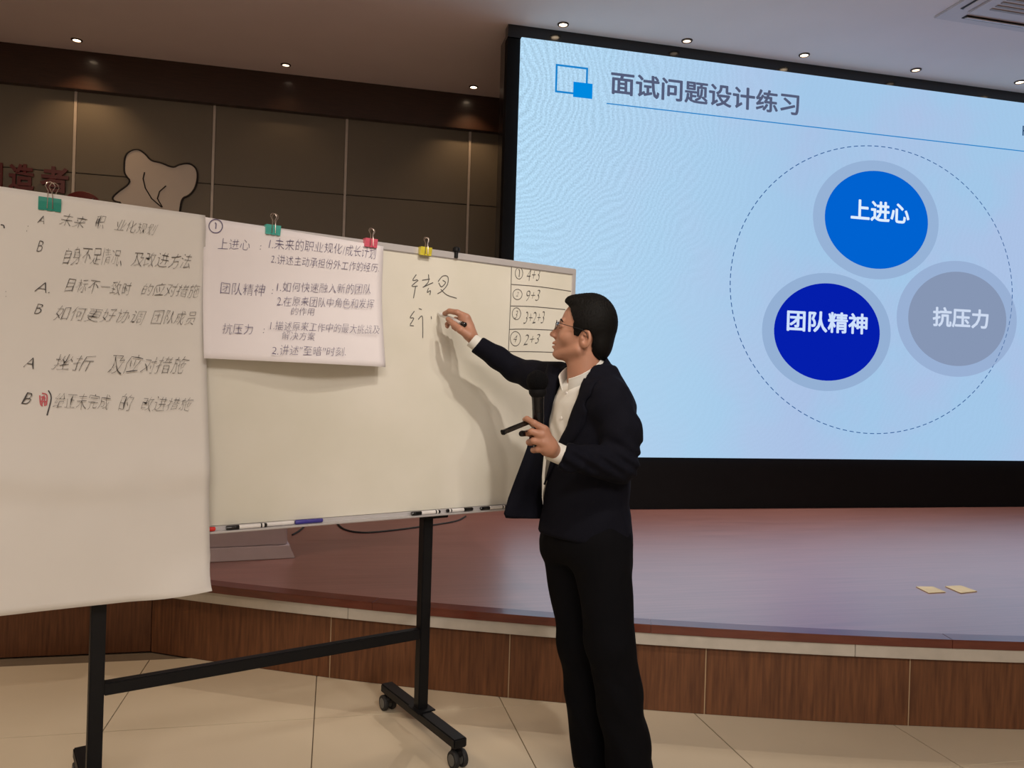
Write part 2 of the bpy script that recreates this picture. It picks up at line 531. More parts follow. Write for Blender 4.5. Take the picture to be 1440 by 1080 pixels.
# fine diode grain and ripple bands
vec = N('ShaderNodeVectorMath', operation='DISTANCE'); L_(tc.outputs['Object'], vec.inputs[0])
vec.inputs[1].default_value = (-(sx1 - sx0) / 2 - .35, 0, 1.35)
n3 = N('ShaderNodeTexNoise'); n3.inputs['Scale'].default_value = 1.6; L_(tc.outputs['Object'], n3.inputs['Vector'])
mm1 = N('ShaderNodeMath', operation='MULTIPLY_ADD'); L_(n3.outputs['Fac'], mm1.inputs[0]); mm1.inputs[1].default_value = .5; L_(vec.outputs['Value'], mm1.inputs[2])
mm2 = N('ShaderNodeMath', operation='MULTIPLY'); L_(mm1.outputs[0], mm2.inputs[0]); mm2.inputs[1].default_value = 125.
sn = N('ShaderNodeMath', operation='SINE'); L_(mm2.outputs[0], sn.inputs[0])
n2 = N('ShaderNodeTexNoise'); n2.inputs['Scale'].default_value = 75; n2.inputs['Detail'].default_value = 2; L_(tc.outputs['Object'], n2.inputs['Vector'])
r2 = N('ShaderNodeMapRange'); r2.inputs['From Min'].default_value = .3; r2.inputs['From Max'].default_value = .7
r2.inputs['To Min'].default_value = -1; r2.inputs['To Max'].default_value = 1; L_(n2.outputs['Fac'], r2.inputs['Value'])
ad = N('ShaderNodeMath', operation='MULTIPLY_ADD'); L_(r2.outputs[0], ad.inputs[0]); ad.inputs[1].default_value = 2.2; L_(sn.outputs[0], ad.inputs[2])
amp = N('ShaderNodeMapRange'); amp.inputs['From Min'].default_value = .3; amp.inputs['From Max'].default_value = 2.6
amp.inputs['To Min'].default_value = .085; amp.inputs['To Max'].default_value = .006; L_(vec.outputs['Value'], amp.inputs['Value'])
md = N('ShaderNodeMath', operation='MULTIPLY_ADD'); L_(ad.outputs[0], md.inputs[0]); L_(amp.outputs[0], md.inputs[1]); md.inputs[2].default_value = .97
L_(mixb.outputs['Result'], em.inputs['Color']); L_(md.outputs[0], em.inputs['Strength'])
b = MB(); b.box(((sx0 + sx1) / 2, LED_Y + .025, (sz0 + sz1) / 2), (sx1 - sx0, .05, sz1 - sz0))
scr = b.build('screen_panel', m, led, origin=((sx0 + sx1) / 2, LED_Y, (sz0 + sz1) / 2))


def ellipse_on_led(name, c, rx, ry, rgb, off, inner=None, strength=1.):
    cc = ledp(*c); ax = (ledp(c[0] + rx, c[1]).x - ledp(c[0] - rx, c[1]).x) / 2
    az = (ledp(c[0], c[1] - ry).z - ledp(c[0], c[1] + ry).z) / 2
    b = MB(); n = 72
    P = lambda s, k: Vector((cc.x + ax * s * math.cos(2 * math.pi * k / n), LED_Y - off, cc.z + az * s * math.sin(2 * math.pi * k / n)))
    if inner:
        vs = [P(1, k) for k in range(n)] + [P(inner, k) for k in range(n)]
        b.add(vs, [(k, (k + 1) % n, n + (k + 1) % n, n + k) for k in range(n)])
    else:
        b.add([P(1, k) for k in range(n)], [tuple(range(n))])
    return b.build(name, emis(name, rgb, strength), scr), cc, ax, az


ellipse_on_led('blue_disc', (1233.2, 309.4), 72.6, 68.8, (0, 98, 208), .004)
ellipse_on_led('grey_ring', (1233.2, 309.4), 88.5, 83.5, (150, 178, 214), .002)
ellipse_on_led('navy_disc', (1163.7, 467), 74.4, 68.5, (4, 30, 172), .004)
ellipse_on_led('grey_ring', (1163.7, 467), 90.5, 83, (148, 176, 212), .002)
ellipse_on_led('grey_disc', (1346.8, 448.5), 69, 66.3, (134, 150, 180), .004)
ellipse_on_led('grey_ring', (1346.8, 448.5), 84.5, 81.5, (152, 176, 212), .002)
# dashed circle
cc = ledp(1234, 408); rz = (ledp(1233, 205.5).z - ledp(1240, 611).z) / 2; rxx = cc.x - ledp(1026, 400).x
b = MB(); b.flat = True
nd = 130
for k in range(nd):
    a0 = 2 * math.pi * k / nd; a1 = a0 + 2 * math.pi / nd * .62
    q = []
    for a, s in ((a0, 1), (a1, 1), (a1, .9945), (a0, .9945)):
        q.append(Vector((cc.x + rxx * s * math.cos(a), LED_Y - .002, cc.z + rz * s * math.sin(a))))
    b.add(q, [(0, 1, 2, 3)])
b.build('dashed_circle', emis('dash_navy', (46, 92, 150)), scr)


def lstrip(name, p, q, w, rgb, off=.002):
    p = ledp(*p, off); q = ledp(*q, off); b = MB(); b.flat = True
    b.add([p + Vector((0, 0, -w / 2)), q + Vector((0, 0, -w / 2)), q + Vector((0, 0, w / 2)), p + Vector((0, 0, w / 2))], [(0, 1, 2, 3)])
    return b


z_ul = ledp(853, 145.5).z
xr_ul = sx1 - .25
b = MB(); b.flat = True
x_ul = ledp(853, 145.5).x
b.add([(x_ul, LED_Y - .002, z_ul - .0045), (xr_ul, LED_Y - .002, z_ul - .0045), (xr_ul, LED_Y - .002, z_ul + .0045), (x_ul, LED_Y - .002, z_ul + .0045)], [(0, 1, 2, 3)])
b.build('title_rule', emis('rule_blue', (30, 130, 200)), scr)
# logo squares
A0 = ledp(781.5, 89.8); A1 = ledp(827, 94.5); A2 = ledp(782.3, 130)
b = MB(); b.flat = True; w = .016
for (x0, z0, x1, z1) in ((A0.x, A0.z - w, A1.x, A0.z), (A0.x, A2.z, A1.x, A2.z + w), (A0.x, A2.z, A0.x + w, A0.z), (A1.x - w, A2.z, A1.x, A0.z)):
    b.add([(x0, LED_Y - .002, z0), (x1, LED_Y - .002, z0), (x1, LED_Y - .002, z1), (x0, LED_Y - .002, z1)], [(0, 1, 2, 3)])
b.build('square_outline', emis('logo_line', (20, 130, 205)), scr)
B0 = ledp(806.3, 115); B1 = ledp(832.5, 139.5)
b = MB(); b.flat = True
b.add([(B0.x, LED_Y - .004, B1.z), (B1.x, LED_Y - .004, B1.z), (B1.x, LED_Y - .004, B0.z), (B0.x, LED_Y - .004, B0.z)], [(0, 1, 2, 3)])
b.build('square_solid', emis('logo_fill', (0, 136, 222)), scr)


# ------------------------------------------------------------------ lettering
def glyphs(text, offset=0., shear=0.):
    cu = bpy.data.curves.new('t', 'FONT'); cu.body = text; cu.offset = offset; cu.shear = shear
    cu.resolution_u = 3; cu.fill_mode = 'FRONT'
    ob = bpy.data.objects.new('t', cu); COL.objects.link(ob)
    dg = bpy.context.evaluated_depsgraph_get(); dg.update()
    me = ob.evaluated_get(dg).to_mesh()
    vs = [v.co.copy() for v in me.vertices]; fs = [tuple(p.vertices) for p in me.polygons]
    ob.evaluated_get(dg).to_mesh_clear()
    bpy.data.objects.remove(ob); bpy.data.curves.remove(cu)
    return vs, fs


def put_text(mb, text, P0, P1, height, nrm, off, upv=UP, bold=0., shear=0., wob=0., seed=0):
    """flat lettering from P0 to P1 (baseline ends), height metres, lying off metres above the surface"""
    vs, fs = glyphs(text, bold if bold < 0 else 0, shear)
    if not vs: return
    if bold > 0:
        v0, f0 = vs, fs; vs, fs = [], []
        for k in range(9):
            dx, dy = ((0, 0) if k == 8 else (math.cos(k * math.pi / 4) * bold, math.sin(k * math.pi / 4) * bold))
            n0 = len(vs); vs += [v + Vector((dx, dy, 0)) for v in v0]; fs += [tuple(i + n0 for i in f) for f in f0]
    x0 = min(v.x for v in vs); x1 = max(v.x for v in vs); y0 = min(v.y for v in vs); y1 = max(v.y for v in vs)
    d = (P1 - P0); ln = d.length; d.normalize(); u = upv
    out = []
    for v in vs:
        x = (v.x - x0) / (x1 - x0) * ln; y = (v.y - y0) / (y1 - y0) * height
        if wob:
            q = Vector((x / height * 1.1 + seed * 7.3, y / height * 1.3, seed * 3.1))
            w1 = noise.noise_vector(q); w2 = noise.noise_vector(q * 2.3 + Vector((9, 3, 1)))
            x += height * wob * (w1.x + .5 * w2.x); y += height * wob * (w1.y * 1.3 + .5 * w2.y)
        out.append(P0 + d * x + u * y + nrm * off)
    mb.add(out, fs)


def led_text(name, text, p0, p1, hpx, rgb, bold, off=.006):
    P0 = ledp(*p0); P1 = ledp(*p1); P1.z = P0.z = (P0.z + P1.z) / 2
    h = ledp(p0[0], p0[1] - hpx).z - ledp(*p0).z
    b = MB(); b.flat = True
    put_text(b, text, P0, P1, h, Vector((0, -1, 0)), off, bold=bold)
    b.build(name, emis(name, rgb), scr)


led_text('title_text', '面试问题设计练习', (858, 137.5), (1123, 158.5), 33, (84, 92, 120), .022)
led_text('disc_text', '上进心', (1195.5, 310), (1278, 314), 29, (222, 238, 255), .026)
led_text('disc_text', '团队精神', (1105.5, 466.5), (1219, 469.5), 30, (205, 224, 252), .026)
led_text('disc_text', '抗压力', (1310.5, 459.5), (1389, 462.5), 28, (205, 218, 240), .026)
led_text('corner_text', 'H', (1437, 191), (1447, 192), 14, (24, 60, 100), .0)


# ------------------------------------------------------------------ downlights, air conditioner
def ceilp(px, py): return hit(px, py, (0, 0, CEIL), (0, 0, 1))


lamp_src = None
lamps = [(108, 56, 'leftmost ceiling downlight over the panelled wall', 22), (402, 91, 'dim middle ceiling downlight over the panelled wall', 3),
         (666, 122, 'rightmost ceiling downlight over the panelled wall, near the video wall', 16),
         (792, 34, 'bright ceiling downlight at the left end of the row above the video wall', 230),
         (966, 57, 'dark-rimmed ceiling downlight, second from the left above the video wall', 110),
         (1131, 77, 'bright ceiling downlight, middle one of the row above the video wall', 230),
         (1288, 98, 'dark-rimmed ceiling downlight, fourth from the left above the video wall', 110),
         (1434, 115, 'bright ceiling downlight at the right edge above the video wall', 230)]
for px, py, lab, pwr in lamps:
    p = ceilp(px, py)
    e = empty('ceiling_downlight', (p.x, p.y, CEIL), lab, 'ceiling light', 'downlights along the stage')
    print('lamp', px, p)
    b = MB(); r = .033
    b.lathe([(r, -.012), (r + .02, -.010), (r + .022, -.001), (r, -.001)], (p.x, p.y, CEIL), n=24)
    # ring only: rebuild as open ring
    b = MB(); n = 24
    prof = [(r, -.001), (r, -.010), (r + .011, -.008), (r + .014, -.001)]
    vs = [(p.x + rr * math.cos(2 * math.pi * k / n), p.y + rr * math.sin(2 * math.pi * k / n), CEIL + zz) for rr, zz in prof for k in range(n)]
    b.add(vs, [(i * n + k, i * n + (k + 1) % n, (i + 1) * n + (k + 1) % n, (i + 1) * n + k) for i in range(3) for k in range(n)])
    b.build('rim', M['lamp_rim'], e, smooth=True)
    b = MB(); b.lathe([(r * .98, -.001), (r * .98, -.004), (r * .6, -.007), (.002, -.008)], (p.x, p.y, CEIL), n=20)
    b.build('lens', M['lamp_on'] if pwr in (230, 22, 16) else emis('lamp_dim', (255, 226, 196), 2.5), e, smooth=True)
    s = spot('downlight_beam', (p.x, p.y, CEIL - .02), (p.x, p.y, 0), pwr, 105, .7, .03, (1, .86, .74) if px > 700 else (1, .62, .32))
    s.parent = e; s.location = (0, 0, -.02)

a0 = ceilp(1312.5, 23.3)
ac = empty('ceiling_cassette_air_conditioner', (a0.x + .47, a0.y - .47, CEIL),
           'white square cassette air conditioner set in the ceiling at top right', 'air conditioner')
acx, acy = a0.x + .47, a0.y - .47
b = MB(); b.box((acx, acy, CEIL - .008), (.94, .94, .016)); b.build('panel', M['ac'], ac, bevel=.006)
b = MB(); b.box((acx, acy, CEIL - .022), (.62, .62, .016)); b.build('centre_plate', M['ac'], ac, bevel=.006)
b = MB()
for k in range(9): b.box((acx, acy - .2 + .05 * k, CEIL - .033), (.42, .022, .006))
b.build('grille', M['ac_mid'], ac)
for dx, dy, w, h in ((-.375, 0, .05, .56), (.375, 0, .05, .56), (0, -.375, .56, .05), (0, .375, .56, .05)):
    b = MB(); b.box((acx + dx, acy + dy, CEIL - .0185), (w, h, .005)); b.build('air_slot', M['ac_dark'], ac)
    b = MB(); b.box((acx + dx * .985, acy + dy * .985, CEIL - .028), (w * .75 if w < h else w * .96, h * .75 if h < w else h * .96, .006),
                    Matrix.Rotation(.25, 3, 'Y' if w < h else 'X')); b.build('flap', M['ac'], ac, bevel=.002)

# ------------------------------------------------------------------ wall lettering, red disc, pale cut-out
letters = empty('wall_lettering', wallx(48, 245) - Vector((0, .01, 0)), 'dark red characters fixed on the wall panels at far left', 'lettering')
ctop = wallx(60, 234).z; cbot = wallx(60, 271).z
for ch, x0, x1 in (('创', -40, 5), ('造', 14, 50), ('者', 58, 98)):
    b = MB()
    vs, fs = glyphs(ch, .03)
    gx0 = min(v.x for v in vs); gx1 = max(v.x for v in vs); gy0 = min(v.y for v in vs); gy1 = max(v.y for v in vs)
    X0 = wallx(x0, 250).x; X1 = wallx(x1, 250).x
    pts = [Vector((X0 + (v.x - gx0) / (gx1 - gx0) * (X1 - X0), WALL_Y - .026, cbot + (v.y - gy0) / (gy1 - gy0) * (ctop - cbot))) for v in vs]
    b.flat = True; b.add(pts, fs)
    bm_off = [p + Vector((0, .02, 0)) for p in pts]
    o = b.build('character', M['red_sign'], letters)
    md_ = o.modifiers.new('thick', 'SOLIDIFY'); md_.thickness = .018; md_.offset = 0
dc = wallx(116, 298); rr = (wallx(148, 300).x - wallx(86, 300).x) / 2
b = MB(); b.lathe([(rr, 0), (rr, .015), (rr - .004, .018)], (dc.x, WALL_Y - .006, dc.z), (0, -1, 0), 40)
disc = tag(b.build('round_sign', M['red_sign'], smooth=True), 'dark red round sign on the wall, half hidden behind the left paper', 'sign')
b = MB(); b.flat = True
P0 = wallx(98, 296); P1 = wallx(138, 299); P0.z = P1.z; P0.y = P1.y = WALL_Y - .026
put_text(b, '人才', P0, P1, wallx(110, 278).z - wallx(110, 297).z, Vector((0, -1, 0)), .0, bold=.02)
b.build('sign_text', M['decal'], disc)

sil = [(158, 279), (166, 271), (186, 257), (177, 247), (175, 240), (176, 220), (184, 212), (195, 210), (205, 217), (213, 227), (226, 229),
       (244, 237), (252, 232), (266, 230), (276, 236), (279, 248), (275, 266), (266, 276), (256, 279), (253, 300), (250, 330), (170, 330), (174, 286), (162, 284)]
pl = [wallx(x, y) for x, y in sil]


def smooth_closed(pts, it=2):
    for _ in range(it):
        q = []
        for i in range(len(pts)):
            a = pts[i]; c = pts[(i + 1) % len(pts)]
            q += [a * .75 + c * .25, a * .25 + c * .75]
        pts = q
    return pts


pl = smooth_closed(pl, 2)
b = MB(); b.prism([Vector((p.x, WALL_Y - .006, p.z)) for p in pl], (0, -.012, 0))
dec = tag(b.build('wall_cutout', M['decal']), 'pale rounded cut-out decal with dark outline on the panelled wall', 'decal')
b = MB(); b.tube([Vector((p.x, WALL_Y - .018, p.z)) for p in pl], .0085, 6, closed=True); b.build('outline', M['outline'], dec, smooth=True)
b = MB()
b.tube([Vector((p.x, WALL_Y - .019, p.z)) for p in [wallx(*q) for q in ((204, 243), (202, 252), (205, 265), (214, 280), (228, 292))]], .006, 6)
b.tube([Vector((p.x, WALL_Y - .019, p.z)) for p in [wallx(*q) for q in ((234, 262), (225, 270), (222, 280), (229, 292))]], .006, 6)
b.build('inner_line', M['outline'], dec, smooth=True)

# ------------------------------------------------------------------ podium on stage
pb = floorpt(415, 785, STG_Z); pa = floorpt(291, 791.4, STG_Z)
dv = (pb - pa).normalized(); nv = Vector((-dv.y, dv.x, 0))
pod = empty('podium', (pb - dv * .4 + nv * .3), 'grey laminate podium base on the stage behind the whiteboard', 'podium')
ang = math.atan2(dv.y, dv.x); RM = Matrix.Rotation(ang, 3, 'Z')
W_, D_ = .84, .55
c0 = pb - dv * W_ / 2 + nv * D_ / 2
b = MB(); b.box(c0 + Vector((0, 0, .0355)), (W_, D_, .07), RM, taper=.93); b.build('plinth', M['podium'], pod, bevel=.003)
b = MB(); b.box(c0 + Vector((0, 0, .07 + .45)), (W_ * .90, D_ * .86, .90), RM); b.build('body', M['podium'], pod, bevel=.006)
b = MB(); b.box(c0 + Vector((0, 0, .985)), (W_ * .98, D_ * .95, .03), RM @ Matrix.Rotation(.05, 3, 'X')); b.build('desk_top', M['podium'], pod, bevel=.006)

# stage cables
def cable(name, pix, lab, r=.006):
    pts = [floorpt(x, y, STG_Z + r) for x, y in pix]
    # catmull smoothing
    q = []
    for i in range(len(pts) - 1):
        p0 = pts[max(i - 1, 0)]; p1 = pts[i]; p2 = pts[i + 1]; p3 = pts[min(i + 2, len(pts) - 1)]
        for k in range(6):
            t = k / 6
            q.append(.5 * ((2 * p1) + (p2 - p0) * t + (2 * p0 - 5 * p1 + 4 * p2 - p3) * t * t + (3 * p1 - p0 - 3 * p2 + p3) * t ** 3))
    q.append(pts[-1])
    b = MB(); b.tube(q, r, 8)
    return tag(b.build(name, M['rubber'], smooth=True), lab, 'cable')


cable('power_cable', [(470, 730), (482, 743), (505, 748.5), (540, 747), (600, 739.5), (640, 733), (655, 726)], 'long black cable curving over the stage behind the whiteboard post')
cable('power_cable', [(411, 752), (420, 747), (427, 741), (432, 734)], 'short black cable on the stage just right of the podium')

# ------------------------------------------------------------------ whiteboard on wheeled stand
TH = math.radians(34.4)
BB = (R0 * math.cos(TH) + FW * math.sin(TH))          # along the board, to the right
BN = (R0 * math.sin(TH) - FW * math.cos(TH))          # out of the board, towards the room
PR = c2w(-.30, 3.055, 0)                              # right post foot
BP0 = PR + Vector((0, 0, 0))
RB = Matrix((BB, -BN, UP)).transposed()               # local x along board, y into board, z up


def bp(px, py, off=0.): return hit(px, py, BP0 + BN * off, BN)


def W2(u, v, off=0.):
    return BP0 + BB * u + UP * v + BN * off


uR = (bp(809, 400) - BP0).dot(BB)
vT = (bp(808, 377).z + bp(600, 351).z) / 2
vB = (bp(292, 748).z + bp(706, 714).z) / 2
POST_D = 1.147
uL = -POST_D - uR
print('board', uR, uL, vT, vB)
wb = empty('whiteboard', W2(-POST_D / 2, 0, 0), 'large mobile whiteboard with aluminium frame on a black wheeled stand', 'whiteboard')
FT = .028


def bbox(name, u0, u1, v0, v1, o0, o1, m, parent, bevel=.002):
    b = MB(); b.box(W2((u0 + u1) / 2, (v0 + v1) / 2, (o0 + o1) / 2), (abs(u1 - u0), abs(o1 - o0), abs(v1 - v0)), RB)
    return b.build(name, m, parent, bevel=bevel)


bbox('writing_surface', uL + FT * .6, uR - FT * .6, vB + FT * .6, vT - FT * .6, -.014, 0, M['whiteboard'], wb, bevel=0)
bbox('frame_rail', uL, uR, vT - FT, vT, -.016, .006, M['alu'], wb, .003)
bbox('frame_rail', uL, uR, vB, vB + FT * .55, -.016, .006, M['alu'], wb, .003)
bbox('frame_stile', uL, uL + FT, vB, vT, -.0155, .0055, M['alu'], wb, .003)
bbox('frame_stile', uR - FT * .75, uR, vB, vT, -.0155, .0055, M['alu'], wb, .003)
bbox('marker_tray', uL + .25, uR - .12, vB - .004, vB + .003, .0, .036, M['alu'], wb, .002)
PW = .042
posts = []
for u in (0., -POST_D):
    bbox('post', u - PW / 2, u + PW / 2, .105, vT - .06, -.018 - PW, -.018, M['black_metal'], wb, .003)
    bbox('mount_bracket', u - PW * .8, u + PW * 1.7, vB - .018, vB - .004, -.018 - PW * 1.1, .01, M['black_metal'], wb, .002)
    ft = bbox('foot_bar', u - .027, u + .027, .075, .11, -.018 - PW / 2 - .31, -.018 - PW / 2 + .31, M['black_metal'], wb, .004)
    bbox('foot_plate', u - .04, u + .04, .11, .116, -.018 - PW - .02, -.018 + .03, M['black_metal'], wb, .002)
    for sgn in (-1, 1):
        cpos = W2(u, .032, -.018 - PW / 2 + sgn * .275)
        e = MB()
        ax = BB
        off = BN * (.018 * (1 if sgn > 0 else -1))
        for side in (-1, 1):
            e.lathe([(.030, -.009), (.032, -.006), (.032, .006), (.030, .009)], cpos + ax * side * .018 + off, ax, 20)
        cs = e.build('caster', M['rubber'], wb, smooth=True)
        h = MB()
        for side in (-1, 1):
            h.lathe([(.021, -.0105), (.021, .0105)], cpos + ax * side * .018 + off, ax, 18)
        h.build('hub', M['hub'], cs)
        y = MB(); y.lathe([(.016, .0), (.02, .012), (.012, .022), (.010, .045)], cpos + UP * .008, UP, 14)
        y.box(cpos + UP * .022 + off * .5, (.018, .05, .022), RB)
        y.build('swivel_fork', M['black_metal'], cs, smooth=True)
cbz = (floorpt(0, 0), 0)
vX = (bp(157, 968).z + bp(605, 896).z) / 2
print('crossbar z', bp(157, 968).z, bp(605, 896).z)
bbox('crossbar', -POST_D + PW / 2, -PW / 2, vX - .02, vX + .02, -.018 - PW * .9, -.018 - PW * .1, M['black_metal'], wb, .003)
# clamp knob on top rail
kp = bp(640, 357)
b = MB(); b.lathe([(.008, -.012), (.008, .012), (.014, .014), (.014, .026), (.010, .03)], Vector((kp.x, kp.y, vT - .01)) + BN * .008, UP, 16)
b.build('clamp_knob', M['black_metal'], wb, smooth=True)

# handwriting on the board
def strokes(mb, lines, surf, wpx_m, off):
    """thin flat pen strokes; lines in photo pixels on the board plane"""
    for ln in lines:
        P = [surf(x, y) for x, y in ln]
        if len(P) > 2:
            q = []
            for i in range(len(P) - 1):
                p0 = P[max(i - 1, 0)]; p1 = P[i]; p2 = P[i + 1]; p3 = P[min(i + 2, len(P) - 1)]
                for k in range(4):
                    t = k / 4
                    q.append(.5 * ((2 * p1) + (p2 - p0) * t + (2 * p0 - 5 * p1 + 4 * p2 - p3) * t * t + (3 * p1 - p0 - 3 * p2 + p3) * t ** 3))
            q.append(P[-1]); P = q
        vs = []
        for i, p in enumerate(P):
            t = (P[min(i + 1, len(P) - 1)] - P[max(i - 1, 0)]).normalized()
            s = t.cross(BN).normalized() * wpx_m / 2
            vs += [p + s + BN * off, p - s + BN * off]
        mb.add(vs, [(2 * i, 2 * i + 1, 2 * i + 3, 2 * i + 2) for i in range(len(P) - 1)])


def C4(pts): return [(560 + x / 5.538, 340 + y / 5.538) for x, y in pts]


def circ(cx, cy, rx, ry, n=14, a0=.3, sp=6.4): return [(cx + rx * math.cos(a0 + sp * k / n), cy + ry * math.sin(a0 + sp * k / n)) for k in range(n + 1)]


hb = MB(); hb.flat = True
raw = [[(140, 255), (112, 300), (150, 295)], [(155, 300), (105, 345), (150, 345)], [(135, 345), (118, 440)], [(185, 300), (245, 290)],
       [(235, 255), (235, 310), (200, 350)], [(190, 355), (270, 318)], [(235, 360), (225, 395), (250, 380), (245, 415)],
       [(310, 310), (345, 268), (385, 272), (383, 330), (345, 380), (305, 405)], [(315, 320), (330, 350)], [(345, 300), (368, 318), (340, 350), (330, 345)],
       [(330, 370), (380, 415), (455, 440)], [(125, 540), (92, 590), (120, 595), (92, 645)], [(90, 652), (120, 655)], [(160, 520), (182, 528)],
       [(155, 605), (185, 578), (190, 650), (190, 750)], [(255, 580), (258, 602)]]
strokes(hb, [C4(s) for s in raw[:7]], bp, .0034, .0012)
hb.build('handwriting', M['ink_grey'], wb); hb = MB(); hb.flat = True
strokes(hb, [C4(s) for s in raw[7:11]], bp, .0034, .0012)
hb.build('handwriting', M['ink_grey'], wb); hb = MB(); hb.flat = True
strokes(hb, [C4(s) for s in raw[11:]], bp, .0034, .0012)
hb.build('handwriting', M['ink_grey'], wb); hb = MB(); hb.flat = True
grid = [[(882, 175), (876, 420), (868, 600), (858, 850)], [(882, 332), (1100, 350), (1345, 386)], [(876, 500), (1050, 505), (1300, 528)],
        [(865, 682), (1000, 680), (1250, 690)], [(860, 855), (1000, 855), (1250, 862)]]
strokes(hb, [C4(s) for s in grid], bp, .0030, .0012)
hb.build('ruled_lines', M['ink_grey'], wb)
for cq in ((940, 245, 29, 45), (928, 410, 36, 40), (920, 560, 33, 46), (912, 755, 40, 56)):
    hb = MB(); hb.flat = True
    strokes(hb, [C4(circ(*cq))], bp, .0026, .0012)
    if cq[0] == 940: strokes(hb, [C4([(936, 215), (944, 225), (940, 275)])], bp, .0034, .0012)
    hb.build('number_ring', M['ink_grey'], wb)
txts = [('4+3', (1000, 305), (1105, 305), 95), ('9+3', (995, 460), (1102, 455), 80), ('3+2+3', (978, 640), (1138, 635), 95), ('2+3', (972, 805), (1102, 795), 80),
        ('2', (916, 425), (936, 425), 34), ('3', (905, 595), (930, 595), 62), ('4', (895, 780), (925, 785), 60)]
for k, (t, a, c, hgt) in enumerate(txts):
    a, c = C4([a, c]); h = (bp(a[0], a[1] - hgt / 5.538) - bp(*a)).length
    hb = MB(); hb.flat = True
    put_text(hb, t, bp(*a), bp(*c), h, BN, .0012, bold=-.018, shear=.35, wob=.06, seed=k)
    hb.build('handwriting', M['ink_grey'], wb)


# ------------------------------------------------------------------ papers on the board
def sheet(name, corners, m, lab, off0, bulge, curl, nu=24, nv=32, belly=None):
    """corners: TL, TR, BR, BL photo points on the board plane; thin paper with bends"""
    TL, TR, BR, BL = [bp(*c) for c in corners]
    ctr = (TL + TR + BR + BL) / 4
    b = MB(); vs = []
    for j in range(nv + 1):
        t = j / nv
        for i in range(nu + 1):
            s = i / nu
            p = TL.lerp(TR, s).lerp(BL.lerp(BR, s), t)
            d = off0 + bulge(s, t)
            vs.append(p + BN * d + (curl(s, t) if curl else Vector((0, 0, 0))))
    fs = [(j * (nu + 1) + i, j * (nu + 1) + i + 1, (j + 1) * (nu + 1) + i + 1, (j + 1) * (nu + 1) + i) for j in range(nv) for i in range(nu)]
    b.flat = True; b.add(vs, fs)
    o = b.build(name, m, smooth='all', origin=ctr)
    md_ = o.modifiers.new('thick', 'SOLIDIFY'); md_.thickness = .0008; md_.offset = 1 if True else -1
    tag(o, lab, 'paper')
    return o


def bulge1(s, t):
    w = .005 * math.sin(5 * s + 2) * t + .005 * math.sin(9 * t + 3 * s)
    kx = t + .012 * math.sin(7 * s)
    prof = float(np.interp(kx, [0, .25, .45, .60, .665, .695, .72, .745, .775, .85, 1.0], [0, .002, .010, .030, .046, .048, .041, .036, .038, .044, .050]))
    dent = -.006 * math.exp(-((s - .80) / .05) ** 2 - ((t - .70) / .03) ** 2)
    topr = .004 * math.exp(-((t - .03) / .03) ** 2) * math.sin(11 * s) ** 2 * min(1, t * 40)
    crn = .10 * max(0, (s - .72) / .28) ** 2 * max(0, (t - .87) / .13) ** 2
    return .004 + w * .8 * min(1, t * 6) + prof + dent + topr + crn + .0016 * noise.noise(Vector((s * 9, t * 11, 0)))


def curl1(s, t):
    k = max(0, (s - .78) / .22) * max(0, (t - .90) / .10)
    return UP * (.035 * k * k) - BB * (.02 * k)


# top edge follows the board's top rail, extends left out of view
TLp = (-205, 235); BLp = (-205, 880)
p1 = sheet('flipchart_sheet', [TLp, (287, 304), (289, 828), BLp], M['paper'],
           'large flipchart sheet hanging over the left of the whiteboard and below it', .012, bulge1, curl1, 40, 60)
S2 = [(286, 306), (537, 347), (531, 516), (280, 504)]


def bulge2(s, t):
    return .002 * math.sin(6 * t + 2 * s) * min(1, t * 5) + .125 * max(0, t - .30) ** 1.5 * (1.0 - .30 * math.cos(2 * math.pi * (s - .08)))


p2 = sheet('paper_sheet', S2, M['paper2'],
           'smaller white sheet of blue handwriting clipped right of the flipchart sheet', .014, bulge2, None, 24, 20)


def OFF2(px, py):
    TL, TR, BR, BL = [bp(*c) for c in S2]
    d = .014
    for _ in range(5):
        P = bp(px, py, d) - BN * d
        t_ = 0
        for _k in range(3):
            A_ = TL.lerp(BL, t_); B_ = TR.lerp(BR, t_)
            s_ = min(1, max(0, (P - A_).dot(BB) / (B_ - A_).dot(BB))); zt = TL.z + (TR.z - TL.z) * s_; zb = BL.z + (BR.z - BL.z) * s_
            t_ = min(1, max(0, (zt - P.z) / (zt - zb)))
        d = .014 + bulge2(s_, t_)
    return d + .0014


def writing(parent, items, surf, m, off, shear=.18, bold=-.010, wob=.055):
    for k, (t, a, c, h) in enumerate(items):
        mb = MB(); mb.flat = True
        H = (surf(a[0], a[1] - h) - surf(*a)).length
        n_ = max(2, len(t)) * 2
        o_ = max(off(a[0] + (c[0] - a[0]) * q / n_, a[1] + (c[1] - a[1]) * q / n_ - h * w_) for q in range(n_ + 1) for w_ in (0, .5, 1))
        put_text(mb, t, surf(*a, o_), surf(*c, o_), H, BN, 0, bold=bold, shear=shear, wob=wob, seed=k + 3)
        mb.build('handwriting', m, parent)


